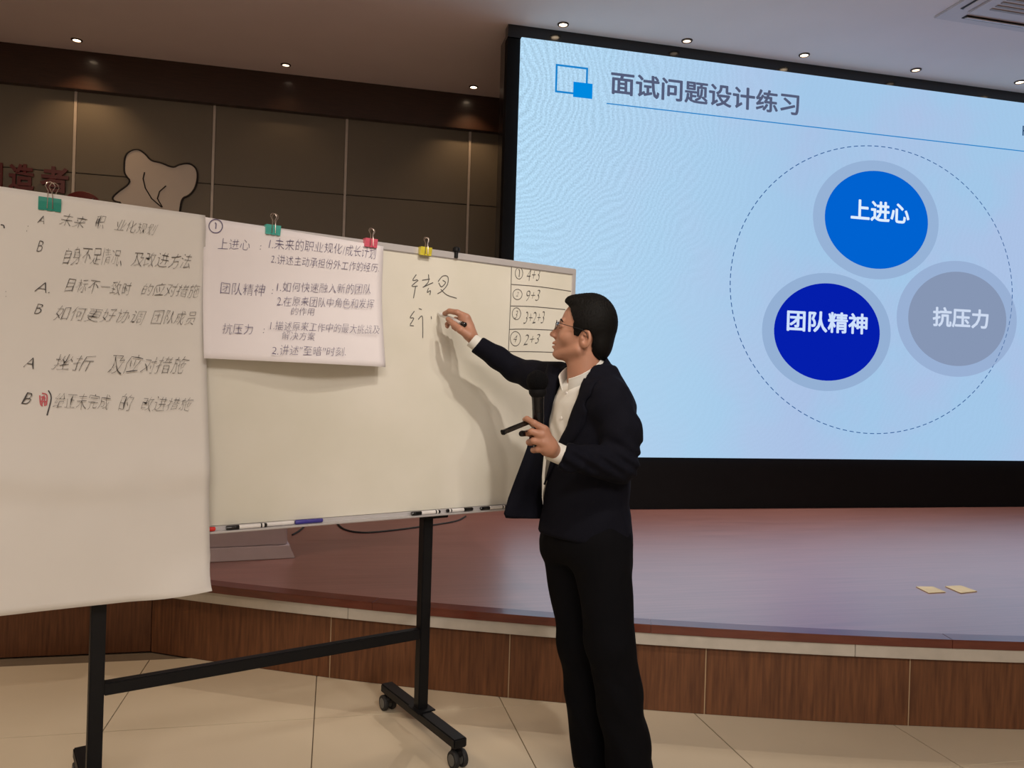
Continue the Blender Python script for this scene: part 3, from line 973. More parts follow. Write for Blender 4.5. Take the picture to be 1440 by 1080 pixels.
writing(p2, [('上进心', (306, 350), (351, 352), 15), (':', (365, 351), (367, 351), 6), ('1.未来的职业规化', (378, 349), (481, 357), 15), ('/成长计划', (482, 359), (529, 364), 16),
                  ('2.讲述主动承担份外工作的经历.', (381, 370.5), (533, 383), 13),
                  ('团队精神', (309, 413), (372, 416), 16), (':', (382, 413), (384, 413), 6), ('1.如何快速融入新的团队', (389, 410), (521, 413), 14),
                  ('2.在原来团队中角色和发挥', (389, 430), (526, 434), 14), ('的作用', (409, 443), (442, 444), 11),
                  ('抗压力', (313, 469), (355, 470), 14), (':', (370, 468), (372, 468), 6), ('1.描述原来工作中的最大挑战及', (380, 464), (533, 470), 13),
                  ('解决方案', (396, 477), (443, 479), 11), ('2.讲述"至暗"时刻.', (382, 498.5), (486, 501), 13)], bp, M['ink_blue'], OFF2, shear=.12, bold=-.016, wob=.075)
w2 = MB(); w2.flat = True
strokes(w2, [circ(301.5, 319, 9.5, 9.5)], bp, .0028, .0175)
strokes(w2, [[(300.5, 314), (302, 316), (301.5, 323)]], bp, .003, .0175)
for v in range(0): pass
w2.build('circled_number', M['ink_blue'], p2)


def OFF1(px, py):
    """distance of the flipchart sheet surface from the board at a photo point"""
    P = bp(px, py); TL = bp(*TLp); TR = bp(287, 304); BL = bp(*BLp)
    s = (P - TL).dot(BB) / (TR - TL).dot(BB); zt = TL.z + (TR.z - TL.z) * s
    t = (zt - P.z) / (TL.z - BL.z)
    return .012 + bulge1(s, max(0, min(1, t)))


items1 = [('A', (52, 314), (62, 315), 11), ('未来', (83, 317), (122, 322), 18), ('职', (133, 321), (149, 322), 17), ('业化规划', (161, 324), (222, 331), 16),
          ('B', (51, 352), (61, 353), 13), ('自身不足情况、', (87, 371), (172, 373), 24), ('及改进方法', (182, 374), (271, 378), 21),
          ('A.', (47, 410), (70, 412), 14), ('目标不一致时', (91, 410), (186, 416), 20), ('的应对措施', (198, 415), (282, 418), 18),
          ('B', (48, 441), (60, 442), 15), ('如何更好协调', (75, 449), (205, 456), 20), ('团队成员', (213, 455), (275, 457), 20),
          ('A', (33, 517), (47, 518), 16), ('挫折', (72, 520), (134, 522), 22), ('及应对措施', (152, 524), (264, 526), 26),
          ('B', (30, 569), (45, 569), 18), ('给正未完成', (75, 574), (155, 577), 22), ('的', (165, 577), (188, 578), 24), ('改进措施', (197, 577), (271, 578), 19),
          (':', (37, 326), (40, 326), 9), (':', (7, 418), (9, 418), 9)]
for k, (t, a, c, h) in enumerate(items1):
    mb = MB(); mb.flat = True
    o1 = max(OFF1(a[0], a[1]), OFF1(c[0], c[1]), OFF1((a[0] + c[0]) / 2, a[1] - h / 2)) + .0035
    sf = lambda x, y, o1=o1: bp(x, y, o1)
    H = (sf(a[0], a[1] - h) - sf(*a)).length
    put_text(mb, t, sf(*a), sf(*c), H, BN, 0, bold=-.021, shear=.42, wob=.12, seed=k + 30)
    mb.build('handwriting', M['ink'], p1)
mb = MB(); mb.flat = True
strokes(mb, [[(1, 316), (5, 317), (6, 321)]], lambda x, y: bp(x, y, OFF1(x, y) + .002), .0035, 0)
mb.build('handwriting', M['ink'], p1)
mb = MB(); mb.flat = True
strokes(mb, [[(68, 549), (72, 560), (66, 584)]], lambda x, y: bp(x, y, OFF1(x, y) + .002), .0035, 0)
mb.build('handwriting', M['ink'], p1)
mb = MB(); mb.flat = True
strokes(mb, [[(56, 556), (57, 568), (60, 571)], [(59, 553), (66, 556), (65, 570)], [(58, 558), (64, 560)], [(60, 557), (59, 569)], [(62, 556), (63, 571)], [(57, 564), (66, 565)]],
        lambda x, y: bp(x, y, OFF1(x, y) + .003), .0035, 0)
mb.build('red_scribble', M['ink_red'], p1)


# ------------------------------------------------------------------ binder clips
def binder(px, py, w, m, lab):
    """px, py: middle of the clip body's upper edge; w: width in metres"""
    c = bp(px, py, .015)
    e = empty('binder_clip', c, lab, 'binder clip', 'coloured binder clips on the board edge')
    h = w * .62
    b = MB()
    prof = [(-.009, -h), (-.0035 - .006, -h * .4), (-.010, 0), (.010, 0), (.009, -h * .4), (.0035, -h)]   # offset along BN, height
    n_out = [(.006, -h - .001), (.0115, -h * .35), (.0125, 0), (-.0125, 0), (-.0115, -h * .35), (-.006, -h)]
    vs = []
    for sx in (-w / 2, w / 2):
        for o_, z in n_out: vs.append(c + BB * sx + BN * o_ + UP * z)
    k = len(n_out)
    b.add(vs, [(i, i + 1, k + i + 1, k + i) for i in range(k - 1)] + [tuple(range(k)), tuple(range(2 * k - 1, k - 1, -1))])
    b.build('body', m, e)
    lip = MB()
    for sx in (-w * .36, 0, w * .36):
        lip.tube([c + BB * (sx - w * .12) + BN * .007 + UP * (-h), c + BB * (sx + w * .12) + BN * .007 + UP * (-h)], .0022, 8)
    lip.build('rolled_lip', m, e, smooth=True)
    for side, lean, dx in ((1, .35, 0.0), (-1, .1, w * .18)):
        q = []
        for u, v in ((-w * .13, -h * .95), (-w * .12, .0), (-w * .10, h * .55), (-w * .24, h * 1.0), (-w * .16, h * 1.3), (0, h * 1.4),
                     (w * .16, h * 1.3), (w * .24, h * 1.0), (w * .10, h * .55), (w * .12, 0), (w * .13, -h * .95)):
            base = .0135 if v <= 0 else .0135 - .0135 * (v / (h * 1.4))
            q.append(c + BB * (u * .9 + dx) + UP * v * .95 + BN * (base * side + max(0, v) * lean * side * .25))
        if side < 0: q = q[1:-1]
        b = MB(); b.tube(q, .0013, 6); b.build('wire_handle', M['steel'], e, smooth=True)


binder(70, 279, .058, M['teal'], 'dark teal binder clip holding the large flipchart sheet')
binder(383.5, 317, .050, M['teal2'], 'light teal binder clip above the smaller white sheet')
binder(521, 336, .048, M['pink'], 'pink binder clip at the corner of the smaller white sheet')
binder(598, 348, .048, M['yellow'], 'yellow binder clip on the bare top edge of the whiteboard')


# ------------------------------------------------------------------ markers in the tray
def marker(P0, d, L, cap, body, lab, cap_first=True, extra=None, group='markers in the whiteboard tray'):
    """P0: end of the cap, d: unit direction"""
    e = empty('marker_pen', P0, lab, 'marker', group)
    r = .0073
    b = MB(); b.lathe([(r * .8, 0), (r * 1.05, .004), (r * 1.08, .04), (r * 1.02, .042)], P0, d, 16); b.build('cap', cap, e, smooth=True)
    b = MB(); b.lathe([(r * .95, .042), (r, .046), (r, L - .010)], P0, d, 16); b.build('barrel', body, e, smooth=True)
    b = MB(); b.lathe([(r * .96, L - .010), (r * .96, L - .002), (r * .7, L)], P0, d, 16); b.build('end_plug', cap, e, smooth=True)
    b = MB(); b.lathe([(r * 1.01, L - .022), (r * 1.01, L - .017)], P0, d, 16); b.build('band', cap, e, smooth=True)
    return e


def traypt(px, off=.03):
    off = min(off, .040) * .62 + .004
    P = bp(px, 735, off); u = (P - BP0).dot(BB); return W2(u, vB + .003 + .0080, off)


for px, off, L, cp, bd, lab, flip in ((318, .035, .135, M['black_gloss'], M['white_plastic'], 'white marker with black cap at the left of the tray', 0),
                                       (413, .022, .135, M['black_gloss'], M['white_plastic'], 'white marker lying left of the blue marker', 1),
                                       (415, .022, .10, M['blue_plastic'], M['blue_plastic'], 'blue marker lying in the tray', 0),
                                       (578, .035, .125, M['black_gloss'], M['white_plastic'], 'white marker with black cap over the right post', 0),
                                       (664, .030, .12, M['black_gloss'], M['white_plastic'], 'white marker just right of the right post', 2),
                                       (675, .040, .125, M['black_gloss'], M['white_plastic'], 'white marker with black cap nearest the man', 0),
                                       (276, .035, .06, M['red_plastic'], M['red_plastic'], 'red marker just showing beside the flipchart sheet', 0)):
    P = traypt(px, off)
    if flip == 0: marker(P, BB, L, cp, bd, lab)
    elif flip == 1: marker(P - BB * .0, -BB, .10, M['white_plastic'], bd, lab)
    else: marker(P, -BB, L, M['black_gloss'], bd, lab)

# ------------------------------------------------------------------ the man (signed-distance modelling)
MAN_XC, MAN_Z = .267, 2.67


def L(px, py, b=0.):
    """photo point at depth b behind the man's plane -> his local frame (right, away, up from floor)"""
    d = ray(px, py); z = MAN_Z + b
    return np.array([d.dot(R0) * z - MAN_XC, b, CAM_H + d.z * z])


def seg(P, a, b, ra, rb):
    a = np.asarray(a, float); b = np.asarray(b, float); ab = b - a
    t = np.clip(((P - a) @ ab) / (ab @ ab), 0, 1)
    return np.linalg.norm(P - a - t[:, None] * ab, axis=1) - (ra + (rb - ra) * t)


def ell(P, c, r, R=None):
    Q = P - np.asarray(c, float)
    if R is not None: Q = Q @ R
    r = np.asarray(r, float)
    k0 = np.linalg.norm(Q / r, axis=1); k1 = np.linalg.norm(Q / (r * r), axis=1) + 1e-9
    return k0 * (k0 - 1) / k1


def smin(a, b, k):
    h = np.clip(.5 + .5 * (b - a) / k, 0, 1); return b * (1 - h) + a * h - k * h * (1 - h)


def smax(a, b, k): return -smin(-a, -b, k)


def chain(P, pts, rs, k=.01):
    d = None
    for i in range(len(pts) - 1):
        e = seg(P, pts[i], pts[i + 1], rs[i], rs[i + 1]); d = e if d is None else smin(d, e, k)
    return d


def nets(f, lo, hi, s):
    """surface nets: a closed mesh of the zero level of f"""
    lo = np.array(lo, float); hi = np.array(hi, float)
    n = np.ceil((hi - lo) / s).astype(int) + 1
    ax = [lo[i] + s * np.arange(n[i]) for i in range(3)]
    val = np.empty(tuple(n))
    for i in range(n[0]):
        Y, Z = np.meshgrid(ax[1], ax[2], indexing='ij')
        P = np.stack([np.full(Y.size, ax[0][i]), Y.ravel(), Z.ravel()], 1)
        if i == 0: buf = []
        buf.append(P)
        if len(buf) * P.shape[0] > 250000 or i == n[0] - 1:
            v = f(np.concatenate(buf)).reshape(len(buf), n[1], n[2]); val[i - len(buf) + 1:i + 1] = v; buf = []
    cn = n - 1
    acc = np.zeros((*cn, 3)); cnt = np.zeros(tuple(cn))
    ins = val < 0
    G = np.stack(np.meshgrid(*[np.arange(k) for k in n], indexing='ij'), -1).astype(float)
    quads = []
    ci = -np.ones(tuple(cn), int)
    crosses = []
    for a in range(3):
        s0 = [slice(None)] * 3; s1 = [slice(None)] * 3; s0[a] = slice(0, -1); s1[a] = slice(1, None)
        v0 = val[tuple(s0)]; v1 = val[tuple(s1)]
        cr = (v0 < 0) != (v1 < 0); idx = np.argwhere(cr)
        if not len(idx): continue
        t = (v0[cr] / (v0[cr] - v1[cr])); p = idx.astype(float); p[:, a] += t
        o = [k for k in range(3) if k != a]
        crosses.append((a, o, idx, v0[cr] < 0))
        for da in (0, -1):
            for db in (0, -1):
                c = idx.copy(); c[:, o[0]] += da; c[:, o[1]] += db
                ok = (c[:, o[0]] >= 0) & (c[:, o[1]] >= 0) & (c[:, o[0]] < cn[o[0]]) & (c[:, o[1]] < cn[o[1]])
                cc = c[ok]
                np.add.at(acc, (cc[:, 0], cc[:, 1], cc[:, 2]), p[ok]); np.add.at(cnt, (cc[:, 0], cc[:, 1], cc[:, 2]), 1)
    used = cnt > 0; ci[used] = np.arange(used.sum())
    V = lo + s * (acc[used] / cnt[used][:, None])
    for a, o, idx, sg in crosses:
        ok = (idx[:, o[0]] > 0) & (idx[:, o[1]] > 0) & (idx[:, o[0]] < cn[o[0]]) & (idx[:, o[1]] < cn[o[1]])
        q = []
        for da, db in ((0, 0), (-1, 0), (-1, -1), (0, -1)):
            c = idx[ok].copy(); c[:, o[0]] += da; c[:, o[1]] += db; q.append(ci[c[:, 0], c[:, 1], c[:, 2]])
        q = np.stack(q, 1); flip = sg[ok] if a != 1 else ~sg[ok]
        q[~flip] = q[~flip][:, ::-1]
        quads.append(q)
    return V, np.concatenate(quads)


def sdf_mesh(f, lo, hi, s):
    V, Q = nets(f, lo, hi, s); return V, Q


man = empty('person', c2w(MAN_XC, MAN_Z, 0), 'man in dark navy suit and open white shirt writing on the whiteboard, microphone in hand', 'person')
man.rotation_euler = (0, 0, -YAW)


def man_obj(name, parts, m, parent=None, smooth=True):
    vs = []; fs = []
    for V, Q in parts:
        k = len(vs); vs += [tuple(v) for v in V]; fs += [tuple(int(i) + k for i in q) for q in Q]
    me = bpy.data.meshes.new(name); me.from_pydata(vs, [], fs); me.update()
    me.polygons.foreach_set('use_smooth', [smooth] * len(me.polygons))
    me.materials.append(m)
    o = bpy.data.objects.new(name, me); COL.objects.link(o); o.parent = parent if parent is not None else man
    return o


def man_mb(name, mb, m, parent=None, bevel=0.):
    o = mb.build(name, m, None, smooth=True, bevel=bevel); o.parent = parent if parent is not None else man
    return o


# torso frame: chest turned to the left of the picture and a little towards the viewer
FT_ = np.array([-.817, -.577, 0.]); LT = np.array([.577, -.817, 0.]); UZ = np.array([0, 0, 1.])
FT_ /= np.linalg.norm(FT_); LT /= np.linalg.norm(LT)
TB = .03


def spine(h):
    hs = np.array([.80, .90, 1.02, 1.14, 1.26, 1.36, 1.45])
    pxs = [L(821, 790, TB)[0], L(821, 750, TB)[0], L(821, 700, TB)[0], L(825, 650, TB)[0], L(829, 600, TB)[0], L(832, 560, TB)[0], L(833, 525, TB)[0]]
    return np.interp(h, hs, pxs)


JH = np.array([.80, .90, 1.00, 1.12, 1.25, 1.34, 1.40, 1.44, 1.48])
JF = np.array([.150, .145, .133, .128, .132, .125, .106, .084, .068])
JL = np.array([.195, .190, .178, .180, .190, .180, .145, .105, .076])


def loft(P, dr=0., HH=JH, RF=JF, RL=JL):
    h = P[:, 2]; cx = spine(h)
    x = (P[:, 0] - cx) * FT_[0] + (P[:, 1] - TB) * FT_[1]; y = (P[:, 0] - cx) * LT[0] + (P[:, 1] - TB) * LT[1]
    rf = np.interp(h, HH, RF) + dr; rl = np.interp(h, HH, RL) + dr
    k = np.sqrt((x / rf) ** 2 + (y / rl) ** 2)
    return (k - 1) * np.minimum(rf, rl) * .92, x, y


def folds(P, amp, fr=1.):
    return amp * (np.sin(P[:, 0] * 55 * fr + 4 * np.sin(P[:, 2] * 23 * fr) + P[:, 1] * 31) * .5
                  + np.sin(P[:, 2] * 62 * fr + 3 * np.sin(P[:, 0] * 37 * fr + P[:, 1] * 29) + 1.3) * .5)


SHN = L(856, 560, -.105); ELN = L(871, 653, -.16); WRN = L(797, 643, -.243)
SHF = L(786, 533, .17); ELF = L(724, 520, .33); WRF = L(672, 485, .285)
CUFN = L(779, 635, -.243); CUFF_ = L(666, 480, .283)


def jacket(P):
    d, x, y = loft(P)
    # shoulders
    d = smin(d, seg(P, SHN + np.array([0, 0, -.01]), np.array([spine(1.43), TB, 1.425]), .062, .06), .05)
    d = smin(d, seg(P, SHF + np.array([0, 0, -.02]), np.array([spine(1.43), TB, 1.425]), .060, .06), .05)
    near = chain(P, [SHN, L(874, 607, -.14), ELN, WRN], [.064, .066, .058, .043], .02) + folds(P, .0030, 1.1) + .0055 * np.sin(P[:, 2] * 150 + P[:, 0] * 95) * np.exp(-((P[:, 2] - ELN[2] - .015) / .05) ** 2)
    far = chain(P, [SHF, L(750, 528, .27), ELF, L(700, 503, .32), WRF], [.064, .054, .045, .041, .036], .02)
    near = smax(near, (P - (WRN + (CUFN - WRN) * .35)) @ ((CUFN - WRN) / np.linalg.norm(CUFN - WRN)), .004)
    far = smax(far, (P - (WRF + (CUFF_ - WRF) * .2)) @ ((CUFF_ - WRF) / np.linalg.norm(CUFF_ - WRF)), .004)
    near_s, far_s = near, far + folds(P, .0036, 1.3)
    hem = .870 + .02 * x / .13
    d = smax(d + folds(P, .002, .7), hem - P[:, 2], .012)
    d = smax(d, P[:, 2] - 1.475, .01)
    # open front
    h = P[:, 2]
    yl = np.interp(h, [.90, 1.0, 1.14, 1.26, 1.36, 1.45, 1.48], [-.10, -.078, -.040, .034, .062, .064, .06])
    yr = np.interp(h, [.90, 1.36, 1.43, 1.48], [-.185, -.175, -.11, -.085])
    op = np.maximum(np.maximum(yr - y, y - yl), .015 - x)
    op = np.minimum(op, 1)
    d = smax(d, -op, .006)
    q = P - COLC; t = q @ COLN; cx_q = q @ COLX; cy_q = q @ LT
    k = np.sqrt((cx_q / .084) ** 2 + (cy_q / .071) ** 2) / (1 + 1.6 * np.clip(.01 - t, 0, .06))
    d = smax(d, -np.maximum((k - 1.10) * .07, -.035 - t), .004)
    band = np.maximum(np.abs(k - 1.17) * .078 - .0052, np.abs(t + .022) - .034)
    band = smax(band, cx_q - .035, .01)
    d = smin(d, band, .008)
    d = smin(d, near, .02)
    d = smin(d, far, .02)
    return d


NECK_B = L(823, 540, .04); NECK_T = L(819, 492, .035)


def shirt(P):
    d, x, y = loft(P, -.012)
    d = d + .0018 * np.sin(y * 90 + 3 * np.sin(P[:, 2] * 30)) * (x > 0)
    d = smax(d, .985 - P[:, 2], .01)
    q = P - COLC; t = q @ COLN
    return smax(d, t + .012, .012)


COLC = L(818.5, 523, .03)
COLN = UZ * .85 + FT_ * .527; COLN /= np.linalg.norm(COLN)
COLX = np.cross(LT, COLN)


def collar(P):
    q = P - COLC; t = q @ COLN; x = q @ COLX; y = q @ LT
    fl = 1 + 3.0 * np.clip(.014 - t, 0, .2)
    k = np.sqrt((x / (.084 * fl)) ** 2 + (y / (.071 * fl)) ** 2)
    d = np.abs(k - 1) * .075 - .0022
    bot = -.032 - .42 * np.clip(x - .01, 0, .09)
    d = smax(d, np.maximum(t - .020, bot - t), .002)
    gap = np.maximum(np.abs(y + .008) - (.006 + .55 * np.clip(.02 - t, 0, .1) * 0 + .30 * np.clip(t + .06, 0, .1)), .03 - x)
    return np.maximum(d, -gap)


def trousers(P):
    h = P[:, 2]
    d, x, y = loft(P, 0, np.array([.70, .80, .90, 1.0, 1.1]), np.array([.12, .130, .128, .118, .11]), np.array([.165, .172, .166, .15, .15]))
    d = smax(d, .80 - h, .05); d = smax(d, h - 1.03, .005)
    n = chain(P, [L(845, 765, -.055), L(858, 905, -.085), L(889, 1092, -.05)], [.100, .079, .077], .03)
    f = chain(P, [L(802, 765, .095), L(818, 905, .07), L(839, 1092, .10)], [.103, .080, .077], .03)
    d = smin(smin(d, n, .04), f, .03) + folds(P, .0030, .5) + .003 * np.sin(h * 45 + P[:, 0] * 60) * (h < .45)
    return smax(d, .055 - h, .004)


lo = np.array([-.62, -.40, .78]); hi = np.array([.28, .46, 1.64])
suit = man_obj('suit_jacket', [sdf_mesh(jacket, lo, hi, .0062)], M['suit'])
man_obj('trousers', [sdf_mesh(trousers, (-.26, -.26, .03), (.33, .34, 1.06), .009)], M['suit2'])
shirt_o = man_obj('dress_shirt', [sdf_mesh(shirt, (-.25, -.25, .84), (.25, .3, 1.5), .007),
                                  sdf_mesh(collar, (-.15, -.12, 1.33), (.14, .18, 1.56), .0021)], M['shirt'])
for nm, a, b_, r1 in (('cuff', WRN, CUFN, .0310), ('cuff', WRF, CUFF_, .0275)):
    ax = (b_ - a); ax = ax / np.linalg.norm(ax); ln = np.linalg.norm(b_ - a)
    b = MB(); e0 = -.02; e1 = ln + .016 if a is WRN else ln + .010
    b.lathe([(r1 - .003, e0), (r1, e0), (r1 + .0012, e1 - .004), (r1, e1), (r1 - .003, e1), (r1 - .004, e1 - .012)], a, ax, 32)
    man_mb('cuff', b, M['shirt'], shirt_o)
# placket and buttons
b = MB()
for k in range(3):
    h = 1.375 - .085 * k
    cx = spine(h); x = (np.interp(h, JH, JF) - .0105); p = np.array([cx, TB, h]) + FT_ * x * .995 + LT * (-.012)
    b.lathe([(.0055, 0), (.0055, .0025), (.003, .003)], p, FT_, 12)
man_mb('button', b, M['white_plastic'], shirt_o)['kind'] = 'stuff'

# flung-open right front panel of the jacket
edge = [L(771, 512, .10), L(762, 545, .09), L(757, 570, .07), L(749, 597, .05), L(741, 630, .03), L(727, 668, .01), L(715, 700, .0), L(708.5, 722, -.005)]
inner_e = [L(789, 520, .08), L(781, 548, .05), L(776, 575, .06), L(772, 603, .08), L(764, 635, .09), L(761, 670, .09), L(761, 700, .09), L(764, 727, .10)]
b = MB(); vs = []
nu = 10; rows_ = []
for j in range(len(edge) - 1):
    for q in range(4):
        t = q / 4; rows_.append((edge[j] * (1 - t) + edge[j + 1] * t, inner_e[j] * (1 - t) + inner_e[j + 1] * t))
rows_.append((edge[-1], inner_e[-1]))
rows_.append((L(711, 727.5, .0), L(764, 728.5, .10)))
for j, (e0, e1) in enumerate(rows_):
    for i in range(nu + 1):
        s_ = i / nu; p = e0 * (1 - s_) + e1 * s_
        p = p + np.array([0, -.022 * math.sin(math.pi * s_) - .006 * math.sin(8 * s_ + j * .25), 0]); vs.append(p)
fs = [(j * (nu + 1) + i, j * (nu + 1) + i + 1, (j + 1) * (nu + 1) + i + 1, (j + 1) * (nu + 1) + i) for j in range(len(rows_) - 1) for i in range(nu)]
b.flat = True; b.add(vs, fs)
fl = man_mb('open_front_panel', b, M['suit'], suit)
md_ = fl.modifiers.new('thick', 'SOLIDIFY'); md_.thickness = .007; md_.offset = 0
# near lapel: thin folded strip lying on the jacket front
b = MB(); vs = []
hs = np.linspace(1.425, 1.06, 22)
for k, h in enumerate(hs):
    yl = np.interp(h, [.90, 1.0, 1.14, 1.26, 1.36, 1.45, 1.48], [-.10, -.078, -.040, .034, .062, .064, .06])
    w = .060 * min(1, (k / 21) * 0 + (1 - k / 21) * 2.2) + .001
    if 3 < k < 6: w *= .72
    for i in range(5):
        y = yl + .001 + w * i / 4
        rf = np.interp(h, JH, JF) + .003 + .005 * math.sin(math.pi * i / 4); rl = np.interp(h, JH, JL) + .003
        xs_ = np.linspace(.24, .0, 121)
        pp = np.array([spine(h), TB, h]) + FT_ * xs_[:, None] + LT * (y + .004)
        ins = jacket(pp) < 0
        x = (xs_[int(np.argmax(ins))] if ins.any() else .02) + .003 + .004 * math.sin(math.pi * i / 4)
        vs.append(np.array([spine(h), TB, h]) + FT_ * x + LT * y)
fs = [(j * 5 + i, j * 5 + i + 1, (j + 1) * 5 + i + 1, (j + 1) * 5 + i) for j in range(21) for i in range(4)]
b.flat = True; b.add(vs, fs)
lp = man_mb('lapel', b, M['suit'], suit)
md_ = lp.modifiers.new('thick', 'SOLIDIFY'); md_.thickness = .005; md_.offset = 0

# shoes (mostly below the picture)
for (ax_, ay_), yaw in (((L(889, 1092, -.05)[0], -.05), 0.0), ((L(840, 1092, .10)[0], .10), .25)):
    fd = np.array([FT_[0] * math.cos(yaw) - FT_[1] * math.sin(yaw), FT_[0] * math.sin(yaw) + FT_[1] * math.cos(yaw), 0])
    hp = np.array([ax_, ay_, 0.])

    def shoe(P, hp=hp, fd=fd):
        d = chain(P, [hp - fd * .06 + UZ * .045, hp + fd * .06 + UZ * .042, hp + fd * .17 + UZ * .034], [.038, .042, .032], .02)
        d = smin(d, seg(P, hp - fd * .03 + UZ * .05, hp - fd * .03 + UZ * .10, .036, .038), .02)
        d = smax(d, .004 - P[:, 2], .002)
        sole = np.maximum(chain(P, [hp - fd * .06 + UZ * .01, hp + fd * .07 + UZ * .01, hp + fd * .175 + UZ * .01], [.041, .047, .036]), np.abs(P[:, 2] - .009) - .009)
        return np.minimum(d, sole)
    man_obj('shoe', [sdf_mesh(shoe, hp + np.array([-.26, -.26, -.01]), hp + np.array([.26, .26, .15]), .008)], M['shoe'])

# ---- head
HYAW = math.radians(10); HPITCH = math.radians(11)
fx = np.array([-math.cos(HYAW), math.sin(HYAW), 0.])
lf = np.cross(UZ, fx)
f3 = fx * math.cos(HPITCH) + UZ * math.sin(HPITCH); u3 = np.cross(f3, lf)
HR = np.stack([f3, lf, u3], 1)          # columns: forward, left, up
HO = L(821.5, 477.5, .035)
HS = 1.045


def tohead(P): return ((P - HO) @ HR) / HS * 100     # centimetres


def H2L(p): return HO + HR @ (np.asarray(p, float) * HS / 100)


def head(P):
    Q = tohead(P)
    e = lambda c, r: ell(Q, c, r)
    d = e((-.3, 0, 4.9), (9.0, 7.4, 8.9))
    d = smin(d, e((3.2, 0, .2), (5.9, 6.1, 7.6)), 1.5)
    d = smin(d, e((5.6, 0, -4.6), (3.5, 3.6, 3.5)), 2.0)
    for s in (1, -1):
        d = smin(d, seg(Q, (.8, 5.0 * s, -4.0), (6.9, 1.5 * s, -6.6), 1.5, 1.5), 1.4)
        d = smin(d, e((5.6, 3.9 * s, -.6), (2.5, 2.3, 2.6)), 1.2)
        d = smin(d, seg(Q, (7.6, 3.6 * s, 4.3), (8.4, .8 * s, 4.2), .75, .85), .8)
        d = smax(d, -e((9.6, 3.2 * s, 2.7), (1.9, 1.9, 1.25)), .7)
        d = smin(d, e((7.35, 3.15 * s, 2.65), (1.35, 1.75, 1.15)), .35)
    d = smin(d, e((7.5, 0, -6.6), (1.7, 1.9, 1.3)), 1.2)
    # nose
    n = chain(Q, [(8.5, 0, 3.4), (9.7, 0, 1.4), (10.75, 0, -.5)], [.62, .68, .88], .4)
    for s in (1, -1): n = smin(n, e((9.7, 1.15 * s, -.95), (.95, .75, .68)), .5)
    d = smin(d, chain(Q, [(7.9, 0, 3.0), (8.7, 0, .8), (8.9, 0, -1.0)], [.9, 1.0, 1.2], .4), .6)
    d = smin(d, n, .7)
    for s in (1, -1): d = smax(d, -e((10.3, .6 * s, -1.75), (.5, .35, .45)), .2)
    # lips
    d = smin(d, e((8.7, 0, -3.2), (1.35, 2.5, .75)), .5)
    d = smin(d, e((8.5, 0, -4.65), (1.35, 2.2, .75)), .5)
    d = smax(d, -e((10.1, 0, -3.9), (1.7, 2.2, .22)), .15)
    d = smax(d, -e((9.9, 0, -5.7), (1.0, 2.2, .55)), .5)
    # ears
    for s in (1, -1):
        c = np.array((-1.0, 7.1 * s, .1))
        A = np.array([[math.cos(.2), 0, math.sin(.2)], [0, 1, 0], [-math.sin(.2), 0, math.cos(.2)]])
        B_ = np.array([[math.cos(.45 * s), -math.sin(.45 * s), 0], [math.sin(.45 * s), math.cos(.45 * s), 0], [0, 0, 1]])
        Rr = B_.T @ A
        er = ell(Q, c, (2.1, .74, 3.2), Rr)
        bowl = ell(Q, c + np.array((.25, .80 * s, .25)), (1.30, 1.0, 2.1), Rr)
        er = smax(er, -bowl, .25)
        er = smin(er, ell(Q, c + np.array((.9, -.05 * s, -.3)), (.42, .45, .6)), .3)
        er = smin(er, ell(Q, c + np.array((.1, .15 * s, 1.0)), (.9, .22, .35)), .25)
        d = smin(d, er, .35)
    d = d * HS / 100
    nk = seg(P, NECK_B - UZ * .05 - FT_ * .00, NECK_T + np.array([.006, 0, 0]), .060, .060)
    d = smin(d, nk, .022)
    return smax(d, 1.37 - P[:, 2], .01)


head_part = sdf_mesh(head, HO + np.array([-.15, -.13, -.17]), HO + np.array([.15, .15, .155]), .0024)


def hairf(P):
    Q = tohead(P)
    d = ell(Q, (-.5, 0, 5.3), (9.4, 8.05, 10.4))
    d = smin(d, ell(Q, (3.9, 0, 11.2), (5.2, 5.2, 3.0)), 1.5)
    d = smin(d, ell(Q, (-5.2, 0, -.5), (4.5, 6.2, 6.0)), 1.5)
    x, y, z = Q[:, 0], np.abs(Q[:, 1]), Q[:, 2]
    # face side limit: hairline as x(z)
    hx = np.interp(z, [-8, -6.5, -3.5, -.2, .4, 2.7, 4.8, 7.2, 8.9, 9.9, 11., 12.5, 15.5], [-5.4, -4.8, -3.8, -2.9, 3.0, 3.7, 4.0, 5.4, 6.3, 7.4, 9.4, 9.0, 6.0])
    hx = hx + .12 * np.sin(y * 3 + z * 2) + .06 * np.sin(z * 5 + y)
    cut = x - hx
    ear = ell(Q * np.array([1, 0, 1.]), (-.95, 0, -.35), (2.35, 3, 3.3))
    low = -6.8 - z + .1 * np.sin(y * 6)
    d = smax(d, cut, .35); d = smax(d, -ear * (y > 4.5) - 5 * (y <= 4.5), .3); d = smax(d, low, .8)
    sp = .09 * np.sin(Q[:, 1] * 9 + 2 * np.sin(z * 2.1)) * np.sin(x * 5.5 + z * 1.7) + .07 * np.sin(x * 13 + Q[:, 1] * 11 + z * 4)
    d = d + sp * np.clip((z - 0) / 8, .25, 1.2)
    return d / 100


man_obj('hair', [sdf_mesh(hairf, HO + np.array([-.14, -.13, -.12]), HO + np.array([.16, .16, .17]), .0026)], M['hair'])


